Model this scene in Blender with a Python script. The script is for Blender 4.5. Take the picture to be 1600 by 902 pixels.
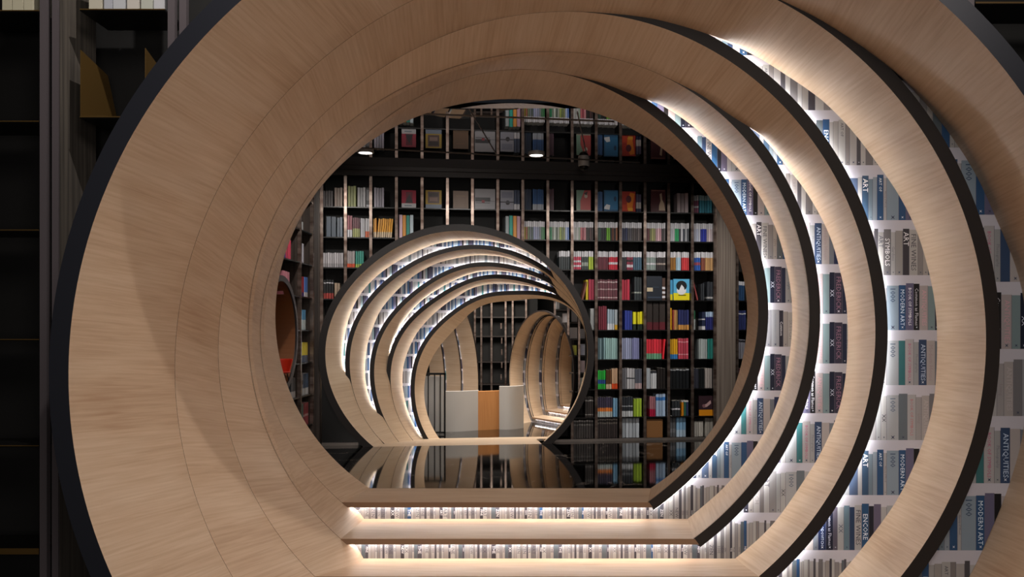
import bpy, math, random
import numpy as np
for o in list(bpy.data.objects): bpy.data.objects.remove(o, do_unlink=True)
SC = bpy.context.scene
COL = SC.collection
random.seed(7)
# ---------------------------------------------------------------- camera, world, exposure
CX, CY, FP, EYE = 850.0, 515.0, 1400.0, 1.38
cam = bpy.data.cameras.new('camera'); camo = bpy.data.objects.new('camera', cam); COL.objects.link(camo)
camo.location = (0, 0, EYE); camo.rotation_euler = (math.pi/2, 0, 0)
cam.sensor_width = 36; cam.lens = 36*FP/1600; cam.shift_x = -(CX-800)/1600; cam.shift_y = (CY-451)/1600
cam.clip_start = .05; cam.clip_end = 100
SC.camera = camo
SC.view_settings.view_transform = 'Standard'; SC.view_settings.look = 'None'
SC.view_settings.exposure = 0.0; SC.view_settings.gamma = 1; SC.view_settings.use_curve_mapping = False
W = bpy.data.worlds.new('world'); SC.world = W; W.use_nodes = True
W.node_tree.nodes['Background'].inputs[0].default_value = (.55, .6, .7, 1)
W.node_tree.nodes['Background'].inputs[1].default_value = .016
LED_POWER = 24.0
def lamp(name, kind, loc, aim, power, col=(1, .9, .78), size=.2, angle=60, blend=.3):
    l = bpy.data.lights.new(name, kind); o = bpy.data.objects.new(name, l); COL.objects.link(o)
    l.energy = power; l.color = col
    if kind == 'AREA': l.shape = 'SQUARE'; l.size = size
    else: l.shadow_soft_size = size
    if kind == 'SPOT': l.spot_size = math.radians(angle); l.spot_blend = blend
    d = np.array(aim, float)-np.array(loc, float)
    import mathutils
    o.location = loc; o.rotation_euler = mathutils.Vector(d).to_track_quat('-Z', 'Y').to_euler()
    return o
# hall in front of the tunnel: one hard ceiling spot, two soft ceiling lights, one added low fill
lamp('ceiling_spot', 'SPOT', (-1.05, 3.9, 5.3), (-2.2, 5.2, .3), 290, (1, .92, .86), .03, 110, .4)
lamp('hall_fill', 'AREA', (.9, -.5, 4.9), (0, 5.5, .6), 108, (1, .9, .82), 1.6)
lamp('hall_fill', 'AREA', (.5, -2.4, 1.5), (0, 6, 2.6), 85, (1, .9, .83), 2.0)  # unseen fill added low behind the camera to brighten the top linings
lamp('hall_fill', 'AREA', (3.2, 1.5, 4.6), (-2.5, 5.5, .6), 28, (1, .9, .82), 1.0)
# upper room between tunnel and bookcase
for x, y, p in ((-2.2, 8.9, 60), (-.7, 8.9, 60), (.8, 9.0, 80), (2.0, 9.2, 90)):
    lamp('unseen_room_spot', 'SPOT', (x, y, 3.2), (x*1.1, 11.0, .9), p*1.3, (1, .94, .88), .06, 100, .9)
lamp('unseen_room_spot', 'SPOT', (.2, 8.9, 3.1), (.1, 7.1, -.5), 60, (1, .92, .84), .08, 95, .7)  # unseen spot added to brighten the innermost ring's step and lining
lamp('unseen_room_spot', 'SPOT', (2.0, 9.3, 2.9), (-2.3, 7.1, .7), 90, (1, .92, .85), .05, 60, .5)  # added spot without a fixture, lifts the left linings of the inner rings
# room behind the second tunnel
lamp('far_room_light', 'AREA', (-.6, 13.2, 3.1), (-.6, 14, 0), 120, (1, .9, .8), 1.0)
lamp('far_room_light', 'AREA', (-.9, 12.3, 2.9), (-.7, 15, .6), 60, (1, .9, .8), .5)

# ---------------------------------------------------------------- colours and materials
def hexc(h):
    h = h.lstrip('#'); v = [int(h[i:i+2], 16)/255 for i in (0, 2, 4)]
    return tuple(c/12.92 if c <= .04045 else ((c+.055)/1.055)**2.4 for c in v)+(1,)
def mat(name, col=(.5, .5, .5, 1), rough=.5, metal=0, spec=.5, emit=None, es=0):
    m = bpy.data.materials.new(name); m.use_nodes = True
    b = m.node_tree.nodes['Principled BSDF']
    if isinstance(col, str): col = hexc(col)
    b.inputs['Base Color'].default_value = col; b.inputs['Roughness'].default_value = rough
    b.inputs['Metallic'].default_value = metal; b.inputs['Specular IOR Level'].default_value = spec
    if emit is not None:
        b.inputs['Emission Color'].default_value = emit; b.inputs['Emission Strength'].default_value = es
    return m
def nd(m, t, **k):
    n = m.node_tree.nodes.new(t)
    for a, v in k.items(): setattr(n, a, v)
    return n
def noisy(m, c1, c2, scale=(8, 8, 8), coord='Object', detail=4, bump=0, lo=.35, hi=.65, nscale=1):
    nt = m.node_tree; b = nt.nodes['Principled BSDF']
    tc = nd(m, 'ShaderNodeTexCoord'); mp = nd(m, 'ShaderNodeMapping'); mp.inputs['Scale'].default_value = scale
    no = nd(m, 'ShaderNodeTexNoise'); no.inputs['Scale'].default_value = nscale; no.inputs['Detail'].default_value = detail
    cr = nd(m, 'ShaderNodeValToRGB')
    cr.color_ramp.elements[0].position = lo; cr.color_ramp.elements[0].color = c1
    cr.color_ramp.elements[1].position = hi; cr.color_ramp.elements[1].color = c2
    L = nt.links
    L.new(tc.outputs[coord], mp.inputs[0]); L.new(mp.outputs[0], no.inputs['Vector']); L.new(no.outputs['Fac'], cr.inputs[0]); L.new(cr.outputs[0], b.inputs['Base Color'])
    if bump:
        bp = nd(m, 'ShaderNodeBump'); bp.inputs['Strength'].default_value = bump; bp.inputs['Distance'].default_value = .002
        L.new(no.outputs['Fac'], bp.inputs['Height']); L.new(bp.outputs[0], b.inputs['Normal'])
    return m
def wood_mat(name, a, b_, c):
    # oak veneer: grain runs along V (tunnel depth), sheets vary along U
    m = mat(name, a, .48, 0, .35); nt = m.node_tree; L = nt.links; b = nt.nodes['Principled BSDF']
    tc = nd(m, 'ShaderNodeUVMap'); tc.uv_map = 'UVMap'
    mp = nd(m, 'ShaderNodeMapping'); mp.inputs['Scale'].default_value = (55, 2.2, 1)
    n1 = nd(m, 'ShaderNodeTexNoise'); n1.inputs['Scale'].default_value = 1; n1.inputs['Detail'].default_value = 6; n1.inputs['Distortion'].default_value = .4
    mp2 = nd(m, 'ShaderNodeMapping'); mp2.inputs['Scale'].default_value = (4, .7, 1)
    n2 = nd(m, 'ShaderNodeTexNoise'); n2.inputs['Scale'].default_value = 1; n2.inputs['Detail'].default_value = 3
    cr = nd(m, 'ShaderNodeValToRGB'); e = cr.color_ramp.elements
    e[0].position = .3; e[0].color = hexc(a); e[1].position = .72; e[1].color = hexc(c)
    mid = cr.color_ramp.elements.new(.5); mid.color = hexc(b_)
    sp = nd(m, 'ShaderNodeSeparateXYZ'); dv = nd(m, 'ShaderNodeMath', operation='DIVIDE'); dv.inputs[1].default_value = .62
    fl = nd(m, 'ShaderNodeMath', operation='FLOOR'); wn = nd(m, 'ShaderNodeTexWhiteNoise', noise_dimensions='1D')
    ad = nd(m, 'ShaderNodeMath', operation='MULTIPLY_ADD'); ad.inputs[1].default_value = .5; 
    ad2 = nd(m, 'ShaderNodeMath', operation='MULTIPLY_ADD'); ad2.inputs[1].default_value = .1
    sc = nd(m, 'ShaderNodeMath', operation='MULTIPLY'); sc.inputs[1].default_value = .42
    L.new(tc.outputs[0], mp.inputs[0]); L.new(mp.outputs[0], n1.inputs['Vector'])
    L.new(tc.outputs[0], mp2.inputs[0]); L.new(mp2.outputs[0], n2.inputs['Vector'])
    L.new(tc.outputs[0], sp.inputs[0]); L.new(sp.outputs[0], dv.inputs[0]); L.new(dv.outputs[0], fl.inputs[0]); L.new(fl.outputs[0], wn.inputs['W'])
    L.new(n2.outputs['Fac'], sc.inputs[0]); L.new(n1.outputs['Fac'], ad.inputs[0]); L.new(sc.outputs[0], ad.inputs[2])
    L.new(wn.outputs['Value'], ad2.inputs[0]); L.new(ad.outputs[0], ad2.inputs[2]); L.new(ad2.outputs[0], cr.inputs[0]); L.new(cr.outputs[0], b.inputs['Base Color'])
    bp = nd(m, 'ShaderNodeBump'); bp.inputs['Strength'].default_value = .12; bp.inputs['Distance'].default_value = .002
    L.new(n1.outputs['Fac'], bp.inputs['Height']); L.new(bp.outputs[0], b.inputs['Normal'])
    return m
M = {}
M['wood'] = wood_mat('light_oak_veneer', '#b6967a', '#cbb095', '#dac3ab')
M['wood_pale'] = wood_mat('pale_oak_veneer', '#c8ae92', '#d8c1a6', '#e2cfb8')
M['rim_grey'] = mat('dark_grey_rim', '#2c2e36', .38, .3)
M['rim_black'] = mat('black_brown_rim', '#140b09', .6)
M['nosing'] = mat('brown_nosing', '#8a6c54', .5)
M['shell'] = mat('shell_back', '#15110f', .8)
M['led'] = mat('light_strip', (1, 1, 1, 1), .5, 0, .5, (1, .97, .95, 1), LED_POWER)
M['led2'] = mat('light_strip_far', (1, 1, 1, 1), .5, 0, .5, (1, .95, .9, 1), 34)
def vcol_mat(name, rough=.5, spec=.4, coat=0):
    m = mat(name, (.5, .5, .5, 1), rough, 0, spec); a = nd(m, 'ShaderNodeAttribute'); a.attribute_name = 'Col'
    m.node_tree.links.new(a.outputs['Color'], m.node_tree.nodes['Principled BSDF'].inputs['Base Color'])
    if coat: m.node_tree.nodes['Principled BSDF'].inputs['Coat Weight'].default_value = coat
    return m
M['print'] = vcol_mat('printed_wallpaper', .55, .3)
M['book'] = vcol_mat('book_cloth_and_paper', .4, .5)
M['mirror'] = mat('mirror_ceiling', (.62, .6, .6, 1), .015, 1)
M['shelf'] = mat('black_shelf', '#0c0b0b', .35)
M['back'] = mat('black_back', '#060606', .7)
M['post'] = noisy(mat('bronze_post', '#6a5a52', .3, .75), hexc('#5c4a42'), hexc('#94857c'), (3, 3, 14))
M['pilaster'] = noisy(mat('brushed_pilaster', '#5a524c', .42, .2), hexc('#74685f'), hexc('#968a80'), (60, 60, .8))
M['pilaster_dark'] = noisy(mat('dark_pilaster', '#3a302b', .42, .3), hexc('#2e2622'), hexc('#4a403a'), (60, 60, .8))
M['beam'] = mat('dark_beam', '#211713', .5)
M['dark'] = mat('dark_wall', '#0b0a0a', .7)
M['plinth'] = mat('metal_plinth', '#8a827c', .35, .6)
M['seam'] = mat('ceiling_seam', '#6a6460', .4, .5)
M['white_metal'] = mat('pale_metal', '#b4b2b0', .4, .2)
M['black_metal'] = mat('black_metal', '#0c0c0d', .4, .3)
M['counter_white'] = mat('counter_pale_grey', '#b9b6b2', .45)
M['counter_orange'] = wood_mat('counter_orange_wood', '#a8703f', '#bd834e', '#c8905c')
M['brass'] = mat('dull_brass', '#5c4620', .5, .35)
M['grey_post'] = mat('grey_post', '#6b6468', .4, .4)
M['chair_red'] = mat('red_orange_plastic', '#c8311c', .4)
M['nook'] = mat('brown_nook_lining', '#7a4a28', .5)
M['glow'] = mat('lamp_glow', (1, 1, 1, 1), .5, 0, .5, (1, .97, .93, 1), 6)
M['taupe'] = noisy(mat('taupe_panel', '#4a4540', .6), hexc('#3a3632'), hexc('#565049'), (40, 40, 1))
# black marble floor with thin pale veins
m = M['floor'] = mat('black_marble', '#050505', .05, 0, .55); nt = m.node_tree
tc = nd(m, 'ShaderNodeTexCoord'); n1 = nd(m, 'ShaderNodeTexNoise'); n1.inputs['Scale'].default_value = .9; n1.inputs['Detail'].default_value = 5
s1 = nd(m, 'ShaderNodeMath', operation='SUBTRACT'); s1.inputs[1].default_value = .5
a1 = nd(m, 'ShaderNodeMath', operation='ABSOLUTE'); cr = nd(m, 'ShaderNodeValToRGB')
cr.color_ramp.elements[0].position = 0; cr.color_ramp.elements[0].color = hexc('#8a8078'); cr.color_ramp.elements[1].position = .003; cr.color_ramp.elements[1].color = hexc('#050505')
nt.links.new(tc.outputs['Object'], n1.inputs['Vector']); nt.links.new(n1.outputs['Fac'], s1.inputs[0]); nt.links.new(s1.outputs[0], a1.inputs[0]); nt.links.new(a1.outputs[0], cr.inputs[0]); nt.links.new(cr.outputs[0], nt.nodes['Principled BSDF'].inputs['Base Color'])
M['hall_floor'] = mat('hall_floor', '#1a1614', .3)

# ---------------------------------------------------------------- mesh helpers
def mk(name, V, F, m, parent=None, loc=None, smooth=False, uv=None, cols=None):
    me = bpy.data.meshes.new(name); me.from_pydata([tuple(map(float, v)) for v in V], [], F)
    if isinstance(m, (list, tuple)):
        for q in m: me.materials.append(q)
    elif m: me.materials.append(m)
    if smooth: me.polygons.foreach_set('use_smooth', [True]*len(me.polygons))
    if uv is not None:
        l = me.uv_layers.new(name='UVMap'); idx = np.empty(len(me.loops), int); me.loops.foreach_get('vertex_index', idx)
        l.data.foreach_set('uv', np.asarray(uv, float)[idx].ravel())
    if cols is not None:
        at = me.color_attributes.new('Col', 'FLOAT_COLOR', 'CORNER'); out = []
        for p, c in zip(me.polygons, cols): out += list(c)*p.loop_total
        at.data.foreach_set('color', out)
    me.update()
    o = bpy.data.objects.new(name, me); COL.objects.link(o)
    if parent: o.parent = parent
    if loc is not None: o.location = loc
    return o
def thing(name, label, cat, loc=(0, 0, 0), rz=0, group=None):
    o = bpy.data.objects.new(name, None); COL.objects.link(o); o.empty_display_size = .1
    o.location = loc; o.rotation_euler = (0, 0, rz); o['label'] = label; o['category'] = cat
    if group: o['group'] = group
    return o
def tag(o, label, cat, group=None):
    o['label'] = label; o['category'] = cat
    if group: o['group'] = group
    return o
def struct(o): o['kind'] = 'structure'; return o
CUBE_F = [(0, 3, 2, 1), (4, 5, 6, 7), (0, 1, 5, 4), (1, 2, 6, 5), (2, 3, 7, 6), (3, 0, 4, 7)]
class MB:
    def __init__(s): s.V = []; s.F = []; s.C = []
    def box(s, x0, x1, y0, y1, z0, z1, c=None, R=None):
        b = len(s.V); P = [(x0, y0, z0), (x1, y0, z0), (x1, y1, z0), (x0, y1, z0), (x0, y0, z1), (x1, y0, z1), (x1, y1, z1), (x0, y1, z1)]
        if R is not None: P = [R(p) for p in P]
        s.V += P; s.F += [tuple(b+i for i in f) for f in CUBE_F]; s.C += [c]*6
    def poly(s, P, c=None):
        b = len(s.V); s.V += list(P); s.F.append(tuple(range(b, b+len(P)))); s.C.append(c)
    def tube(s, P, r, n=8, c=None, closed=False):
        P = [np.array(p, float) for p in P]; b = len(s.V); K = len(P)
        for i, p in enumerate(P):
            t = P[min(i+1, K-1)]-P[max(i-1, 0)]; t /= np.linalg.norm(t)+1e-9
            a = np.cross(t, (0, 0, 1.)); 
            if np.linalg.norm(a) < 1e-3: a = np.cross(t, (1., 0, 0))
            a /= np.linalg.norm(a); q = np.cross(t, a)
            for k in range(n): s.V.append(tuple(p+r*(a*math.cos(2*math.pi*k/n)+q*math.sin(2*math.pi*k/n))))
        for i in range(K-1):
            for k in range(n): s.F.append((b+i*n+k, b+i*n+(k+1) % n, b+(i+1)*n+(k+1) % n, b+(i+1)*n+k)); s.C.append(c)
        s.F.append(tuple(b+k for k in range(n))[::-1]); s.F.append(tuple(b+(K-1)*n+k for k in range(n))); s.C += [c, c]
    def lathe(s, prof, n=24, c=None, o=(0, 0, 0)):
        b = len(s.V)
        for r, z in prof:
            for k in range(n): s.V.append((o[0]+r*math.cos(2*math.pi*k/n), o[1]+r*math.sin(2*math.pi*k/n), o[2]+z))
        for i in range(len(prof)-1):
            for k in range(n): s.F.append((b+i*n+k, b+i*n+(k+1) % n, b+(i+1)*n+(k+1) % n, b+(i+1)*n+k)); s.C.append(c)
        s.F.append(tuple(b+k for k in range(n))[::-1]); s.F.append(tuple(b+(len(prof)-1)*n+k for k in range(n))); s.C += [c, c]
    def build(s, name, m, parent=None, loc=None, smooth=False, uv=None):
        return mk(name, s.V, s.F, m, parent, loc, smooth, uv, s.C if s.C and s.C[0] is not None else None)
def img(px, py, d): return np.array([(px-CX)/FP*d, d, EYE-(py-CY)/FP*d])

# ---------------------------------------------------------------- ring curves
def closed_fit(pts, c, order=4, reg=.6):
    """radius as a smooth function of angle about c, fitted to sampled outline points"""
    p = np.array(pts, float); dx = p[:, 0]-c[0]; dy = p[:, 1]-c[1]; t = np.arctan2(dy, dx); r = np.hypot(dx, dy)
    B = [np.ones(len(t))]; R = [0]
    for k in range(1, order+1): B += [np.cos(k*t), np.sin(k*t)]; R += [reg*(k-1)**1.5*.35]*2
    B = np.array(B).T; A = np.r_[B, np.diag(R)]
    x = np.linalg.lstsq(A, np.r_[r, np.zeros(len(R))], rcond=None)[0]
    def f(th):
        o = np.full_like(th, x[0])
        for k in range(1, order+1): o = o+x[2*k-1]*np.cos(k*th)+x[2*k]*np.sin(k*th)
        return o
    return f
NT = 720
TH = np.linspace(0, 2*np.pi, NT, endpoint=False)
def outline(f, c): r = f(TH); return np.c_[c[0]+r*np.cos(TH), c[1]+r*np.sin(TH)]
def polar_of(poly, c):
    d = poly-np.array(c); t = np.arctan2(d[:, 1], d[:, 0]) % (2*np.pi); r = np.hypot(d[:, 0], d[:, 1]); i = np.argsort(t)
    return np.interp(TH, np.r_[t[i]-2*np.pi, t[i], t[i]+2*np.pi], np.r_[r[i], r[i], r[i]])
class Frame:
    """vertical plane family: u along the plane, n into the tunnel"""
    def __init__(s, O, yaw): s.O = np.array(O, float); s.u = np.array([math.cos(yaw), math.sin(yaw), 0]); s.n = np.array([-math.sin(yaw), math.cos(yaw), 0]); s.yaw = yaw
    def loc2(s, P2, k):
        """image points to (u, z) on the plane at depth k"""
        P2 = np.atleast_2d(P2); D = np.c_[(P2[:, 0]-CX)/FP, np.ones(len(P2)), -(P2[:, 1]-CY)/FP]; C = np.array([0, 0, EYE])
        t = ((s.O+k*s.n-C)@s.n)/(D@s.n); X = C+D*t[:, None]
        return np.c_[(X-s.O)@s.u, X[:, 2]]
    def w(s, uz, k):
        uz = np.atleast_2d(uz); return s.O*np.array([1, 1, 0])+np.outer(uz[:, 0], s.u)+k*s.n+np.outer(uz[:, 1], [0, 0, 1.])
def clip_arc(uz, zc, N=128):
    """part of the closed outline above zc, from left foot over the top to right foot"""
    i0 = np.argmin(uz[:, 1]); uz = np.roll(uz, -i0, 0)
    if uz[len(uz)//4, 0] > uz[3*len(uz)//4, 0]: uz = uz[::-1]
    ab = np.where(uz[:, 1] > zc)[0]; a, b = ab[0], ab[-1]
    def cut(p, q): 
        if abs(q[1]-p[1]) < 1e-9: return q
        t = (zc-p[1])/(q[1]-p[1]); return p+(q-p)*t
    P = list(uz[a:b+1])
    if a > 0: P = [cut(uz[a-1], uz[a])]+P
    if b < len(uz)-1: P = P+[cut(uz[b], uz[b+1])]
    P = np.array(P); s = np.r_[0, np.cumsum(np.hypot(*np.diff(P, axis=0).T))]
    q = np.linspace(0, s[-1], N)
    return np.c_[np.interp(q, s, P[:, 0]), np.interp(q, s, P[:, 1])]
def offset(P, t):
    T = np.gradient(P, axis=0); T /= np.linalg.norm(T, axis=1)[:, None]
    return P+np.c_[-T[:, 1], T[:, 0]]*t    # left of travel = outwards for left-top-right travel
def vspan(poly, x):
    """z interval of a convex closed polygon at u = x"""
    a = poly; b = np.roll(poly, -1, 0); m = ((a[:, 0] <= x) & (b[:, 0] > x)) | ((b[:, 0] <= x) & (a[:, 0] > x))
    if m.sum() < 2: return None
    a, b = a[m], b[m]; z = a[:, 1]+(x-a[:, 0])/(b[:, 0]-a[:, 0])*(b[:, 1]-a[:, 1])
    return z.min(), z.max()
# ---------------------------------------------------------------- printed wallpaper of book spines
def C(h): return hexc(h)
# spine: width (m), colour, title, title colour, height fraction
ROWS = [
 [(.03,'#c4d4e4','','',.9),(.045,'#3f6fa5','ART OF','#dfe8f4',.95),(.022,'#e6e6ea','History of Wood','#5a5a6a',.88),(.085,'#bcd2e6','1000','#233a5c',.93),(.05,'#3d6ea6','MODERN ART','#cfe0f2',.94),(.055,'#8a86ac','BOOK OF SYMBOLS','#f2f0fa',.98),(.04,'#15151c','Common as Flames','#d0d0d8',.97),(.06,'#e9dfe2','ANTIQUITIES','#c79aa6',.93),(.05,'#a9c6ce','','',.92),(.04,'#1c2846','XX','#c8d0e4',.96),(.06,'#4d4a66','FREDERICK','#8d6b82',.95),(.035,'#27355c','','',.92),(.05,'#d7dce4','Style','#5a6478',.9),(.06,'#6a80a6','','',.88),(.03,'#efeff3','','',.9),(.045,'#52769c','ART','#ffffff',.93),(.03,'#9fb6c8','','',.86)],
 [(.04,'#ececf0','','',.9),(.085,'#dfe5ec','1000','#2c405c',.93),(.045,'#4f9aa0','','#e8f4f4',.93),(.06,'#eeeaee','BOOK OF SYMBOLS','#b0567a',.96),(.035,'#d7dade','Photography','#71717c',.9),(.055,'#46628f','ANTIQUITIES','#b9cbe4',.95),(.06,'#ece4e4','Modern House','#9a8a90',.93),(.035,'#9aa3b2','','',.92),(.055,'#2d3f70','ALEXEY BRODOVITCH','#c5d2ee',.98),(.05,'#1b2442','Common as Flames','#c5c8dc',.96),(.03,'#7b7488','','',.9),(.045,'#e8ebef','XX','#505868',.9),(.04,'#8fb0c4','','',.93),(.035,'#3e5a86','','',.9),(.05,'#f0eff2','FINE WINES','#3c3c48',.94),(.05,'#3a72a8','ENCORE','#dce8f6',.97),(.035,'#22283c','','',.92),(.05,'#8b84a4','','',.96)],
 [(.035,'#e2e6ea','','',.9),(.04,'#f0f0f2','XX','#30303a',.92),(.085,'#e6e9ee','1000','#4a5a70',.94),(.06,'#8e9aa4','','',.97),(.06,'#ecebee','BOOK OF SYMBOLS','#b46a70',.95),(.04,'#d8d5d8','Living','#8a8086',.9),(.055,'#e8e2e2','ANTIQUITIES','#b0a8ac',.93),(.05,'#a3a3aa','','',.97),(.07,'#cfd2da','ALEXEY BRODOVITCH','#7a8290',.97),(.035,'#39384a','Common','#d8d8e0',.95),(.04,'#d6d0ce','','',.92),(.05,'#edeaea','SKETCH','#8a8488',.9),(.03,'#a8a2a4','','',.93),(.045,'#f1f0f2','ART','#4c4c58',.94),(.05,'#c8c6ca','','',.96)],
 [(.04,'#d8d4d2','','',.92),(.05,'#ecebea','ART OF','#4a4a56',.95),(.03,'#b2acac','','',.95),(.055,'#e4e0e0','GREAT HOUSE','#8c8488',.92),(.03,'#6b6870','','',.97),(.04,'#efedec','ART','#5c5c66',.9),(.05,'#9c989c','SYMBOLS','#e8e6e8',.96),(.035,'#eae8e8','Gardens','#70707a',.9),(.05,'#cdc8c6','','',.93),(.045,'#55525c','ART','#e0dee4',.97),(.06,'#f1efee','FINE WINES','#46464e',.95),(.04,'#bcb8ba','','',.9),(.035,'#e3dcd8','ZEN','#7c7474',.88),(.05,'#7d8a94','','',.94),(.045,'#3b6ca4','ENCORE','#e2ecf8',.96),(.03,'#e6e4e4','','',.9)],
]
_tc = {}
def text_mesh(s):
    if s in _tc: return _tc[s]
    cu = bpy.data.curves.new('t', 'FONT'); cu.body = s; cu.size = 1; cu.resolution_u = 1; cu.align_x = 'CENTER'; cu.align_y = 'CENTER'
    o = bpy.data.objects.new('t', cu); COL.objects.link(o); bpy.context.view_layer.update()
    me = bpy.data.meshes.new_from_object(o)
    V = np.array([v.co[:2] for v in me.vertices]); F = [tuple(p.vertices) for p in me.polygons]
    bpy.data.objects.remove(o); bpy.data.meshes.remove(me); bpy.data.curves.remove(cu)
    w = V[:, 0].max()-V[:, 0].min(); h = V[:, 1].max()-V[:, 1].min(); V -= np.array([V[:, 0].max()+V[:, 0].min(), V[:, 1].max()+V[:, 1].min()])/2
    _tc[s] = (V, F, w, h); return _tc[s]
def wallpaper(fr, k, inner, outer, pitch, z0, parent, order, text=True, seed=0, riser=None, ph=None):
    """flat print on the plate between two convex outlines (u,z)"""
    rnd = random.Random(seed); sc = pitch/.386; mb = MB(); tx = MB()
    u0, u1 = outer[:, 0].min()+.002, outer[:, 0].max()-.002; zl, zh = outer[:, 1].min(), outer[:, 1].max()
    white = C('#b8b7c2')
    def D(h): r, g, b, a = C(h); m_ = (r+g+b)/3; k_ = .42; return (max(0, (m_+(r-m_)*1.0))*k_, max(0, (m_+(g-m_)*1.0))*k_, max(0, (m_+(b-m_)*1.0))*k_, 1)
    def seg(x0, x1, za, zb, c):
        n = max(1, int((x1-x0)/.014+.5))
        for i in range(n):
            a = x0+(x1-x0)*i/n; b = x0+(x1-x0)*(i+1)/n
            oa, ob = vspan(outer, a), vspan(outer, b)
            if oa is None or ob is None: continue
            ia, ib = vspan(inner, a), vspan(inner, b)
            if (ia is None) != (ib is None): mid = (inner[:, 1].max()+inner[:, 1].min())/2; ia = ia or (mid, mid); ib = ib or (mid, mid)
            parts = [((oa[0], oa[1]), (ob[0], ob[1]))] if ia is None else [((oa[0], ia[0]), (ob[0], ib[0])), ((ia[1], oa[1]), (ib[1], ob[1]))]
            for (pa, pb) in parts:
                l0, h0 = max(za, pa[0]), min(zb, pa[1]); l1, h1 = max(za, pb[0]), min(zb, pb[1])
                if h0 <= l0 and h1 <= l1: continue
                h0 = max(h0, l0); h1 = max(h1, l1)
                P = fr.w([(a, l0), (b, l1), (b, h1), (a, h0)], k); mb.poly([tuple(p) for p in P], c)
    def inside(x, z):
        o = vspan(outer, x); i = vspan(inner, x)
        return o is not None and o[0]+.01 < z < o[1]-.01 and not (i is not None and i[0]-.01 < z < i[1]+.01)
    j0 = int(math.floor((zl-z0)/pitch)); j1 = int(math.ceil((zh-z0)/pitch))
    for j in range(j0, j1+1):
        zb = z0+j*pitch+.022*sc; row = ROWS[order[j % len(order)]]
        low = riser is not None and zb < riser-.03
        if low: row = ROWS[3]
        x = u0-rnd.random()*.4; i = rnd.randrange(len(row)); var = (.9, 1, 1.05)
        tit = [q[2] for q in row]
        if ph is not None and '1000' in tit and not low:
            var = (1,); T_ = sum(q[0] for q in row)*sc; o_ = sum(q[0] for q in row[:tit.index('1000')])*sc; i = 0
            x = ph-o_-math.ceil((ph-o_-u0)/T_)*T_
        H = pitch-.05*sc
        while x < u1:
            w, c, t, tcol, hf = row[i % len(row)]; i += 1; w *= sc*(rnd.choice((.35, .5, .6, .75)) if low else rnd.choice(var))
            if low and c == '#3b6ca4' and rnd.random() < .7: c = '#6a6874'
            zt = zb+H*hf
            a, b = max(x, u0), min(x+w, u1)
            if b > a+.001:
                g = .0025
                seg(a, max(b-g, a+.001), zb, zt, D(c)); seg(max(b-g, a+.001), b, zb, zt, C('#5e5c68')); seg(a, b, zt, zb+H+.028*sc, white)
                if t and text and not low and inside((a+b)/2, zb+H*.5):
                    V, F, tw, th = text_mesh(t); big = t in ('1000', 'ART', 'ART OF')
                    s = min(w*(.8 if big else .66)/th, H*hf*(.3 if big else .8)/tw); cz = zb+H*hf*(.78 if big else .5)
                    if inside((a+b)/2, cz-tw*s/2) and inside((a+b)/2, cz+tw*s/2):
                        Q = fr.w(np.c_[(a+b)/2+V[:, 1]*s, cz-V[:, 0]*s], k-.0012); bb = len(tx.V); tx.V += [tuple(q) for q in Q]
                        tx.F += [tuple(bb+q for q in f) for f in F]; tx.C += [C(tcol)]*len(F)
                elif t and text and low and vspan(inner, (a+b)/2) is not None:
                    V, F, tw, th = text_mesh(rnd.choice(('ART', 'XX', '1000', 'ZEN', 'THE', 'FINE', 'NEW')))
                    s = min(w*.7/th, .08/tw); cz = riser-.105
                    Q = fr.w(np.c_[(a+b)/2+V[:, 1]*s, cz-V[:, 0]*s], k-.0012); bb = len(tx.V); tx.V += [tuple(q) for q in Q]
                    tx.F += [tuple(bb+q for q in f) for f in F]; tx.C += [C('#4a4a56' if sum(C(c)[:3]) > .9 else '#e0dee4')]*len(F)
                if text and not low and inside((a+b)/2, zb+.02*sc) and rnd.random() < .6:   # publisher mark near the foot
                    s = w*.16; cc = C('#3c4258' if sum(C(c)[:3]) > .9 else '#c6ccdc'); xm = (a+b)/2; zm = zb+.02*sc
                    P = fr.w([(xm-s, zm-s), (xm, zm-.4*s), (xm+s, zm-s), (xm+.4*s, zm), (xm+s, zm+s), (xm, zm+.4*s), (xm-s, zm+s), (xm-.4*s, zm)], k-.0012); bb = len(tx.V)
                    tx.V += [tuple(q) for q in P]; tx.F.append(tuple(range(bb, bb+8))); tx.C.append(cc)
            x += w
        seg(u0, u1, zb-.022*sc, zb, white)
    o = mb.build('printed_wallpaper', M['print'], parent)
    if tx.V: tx.build('printed_lettering', M['print'], o)['kind'] = 'stuff'
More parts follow.
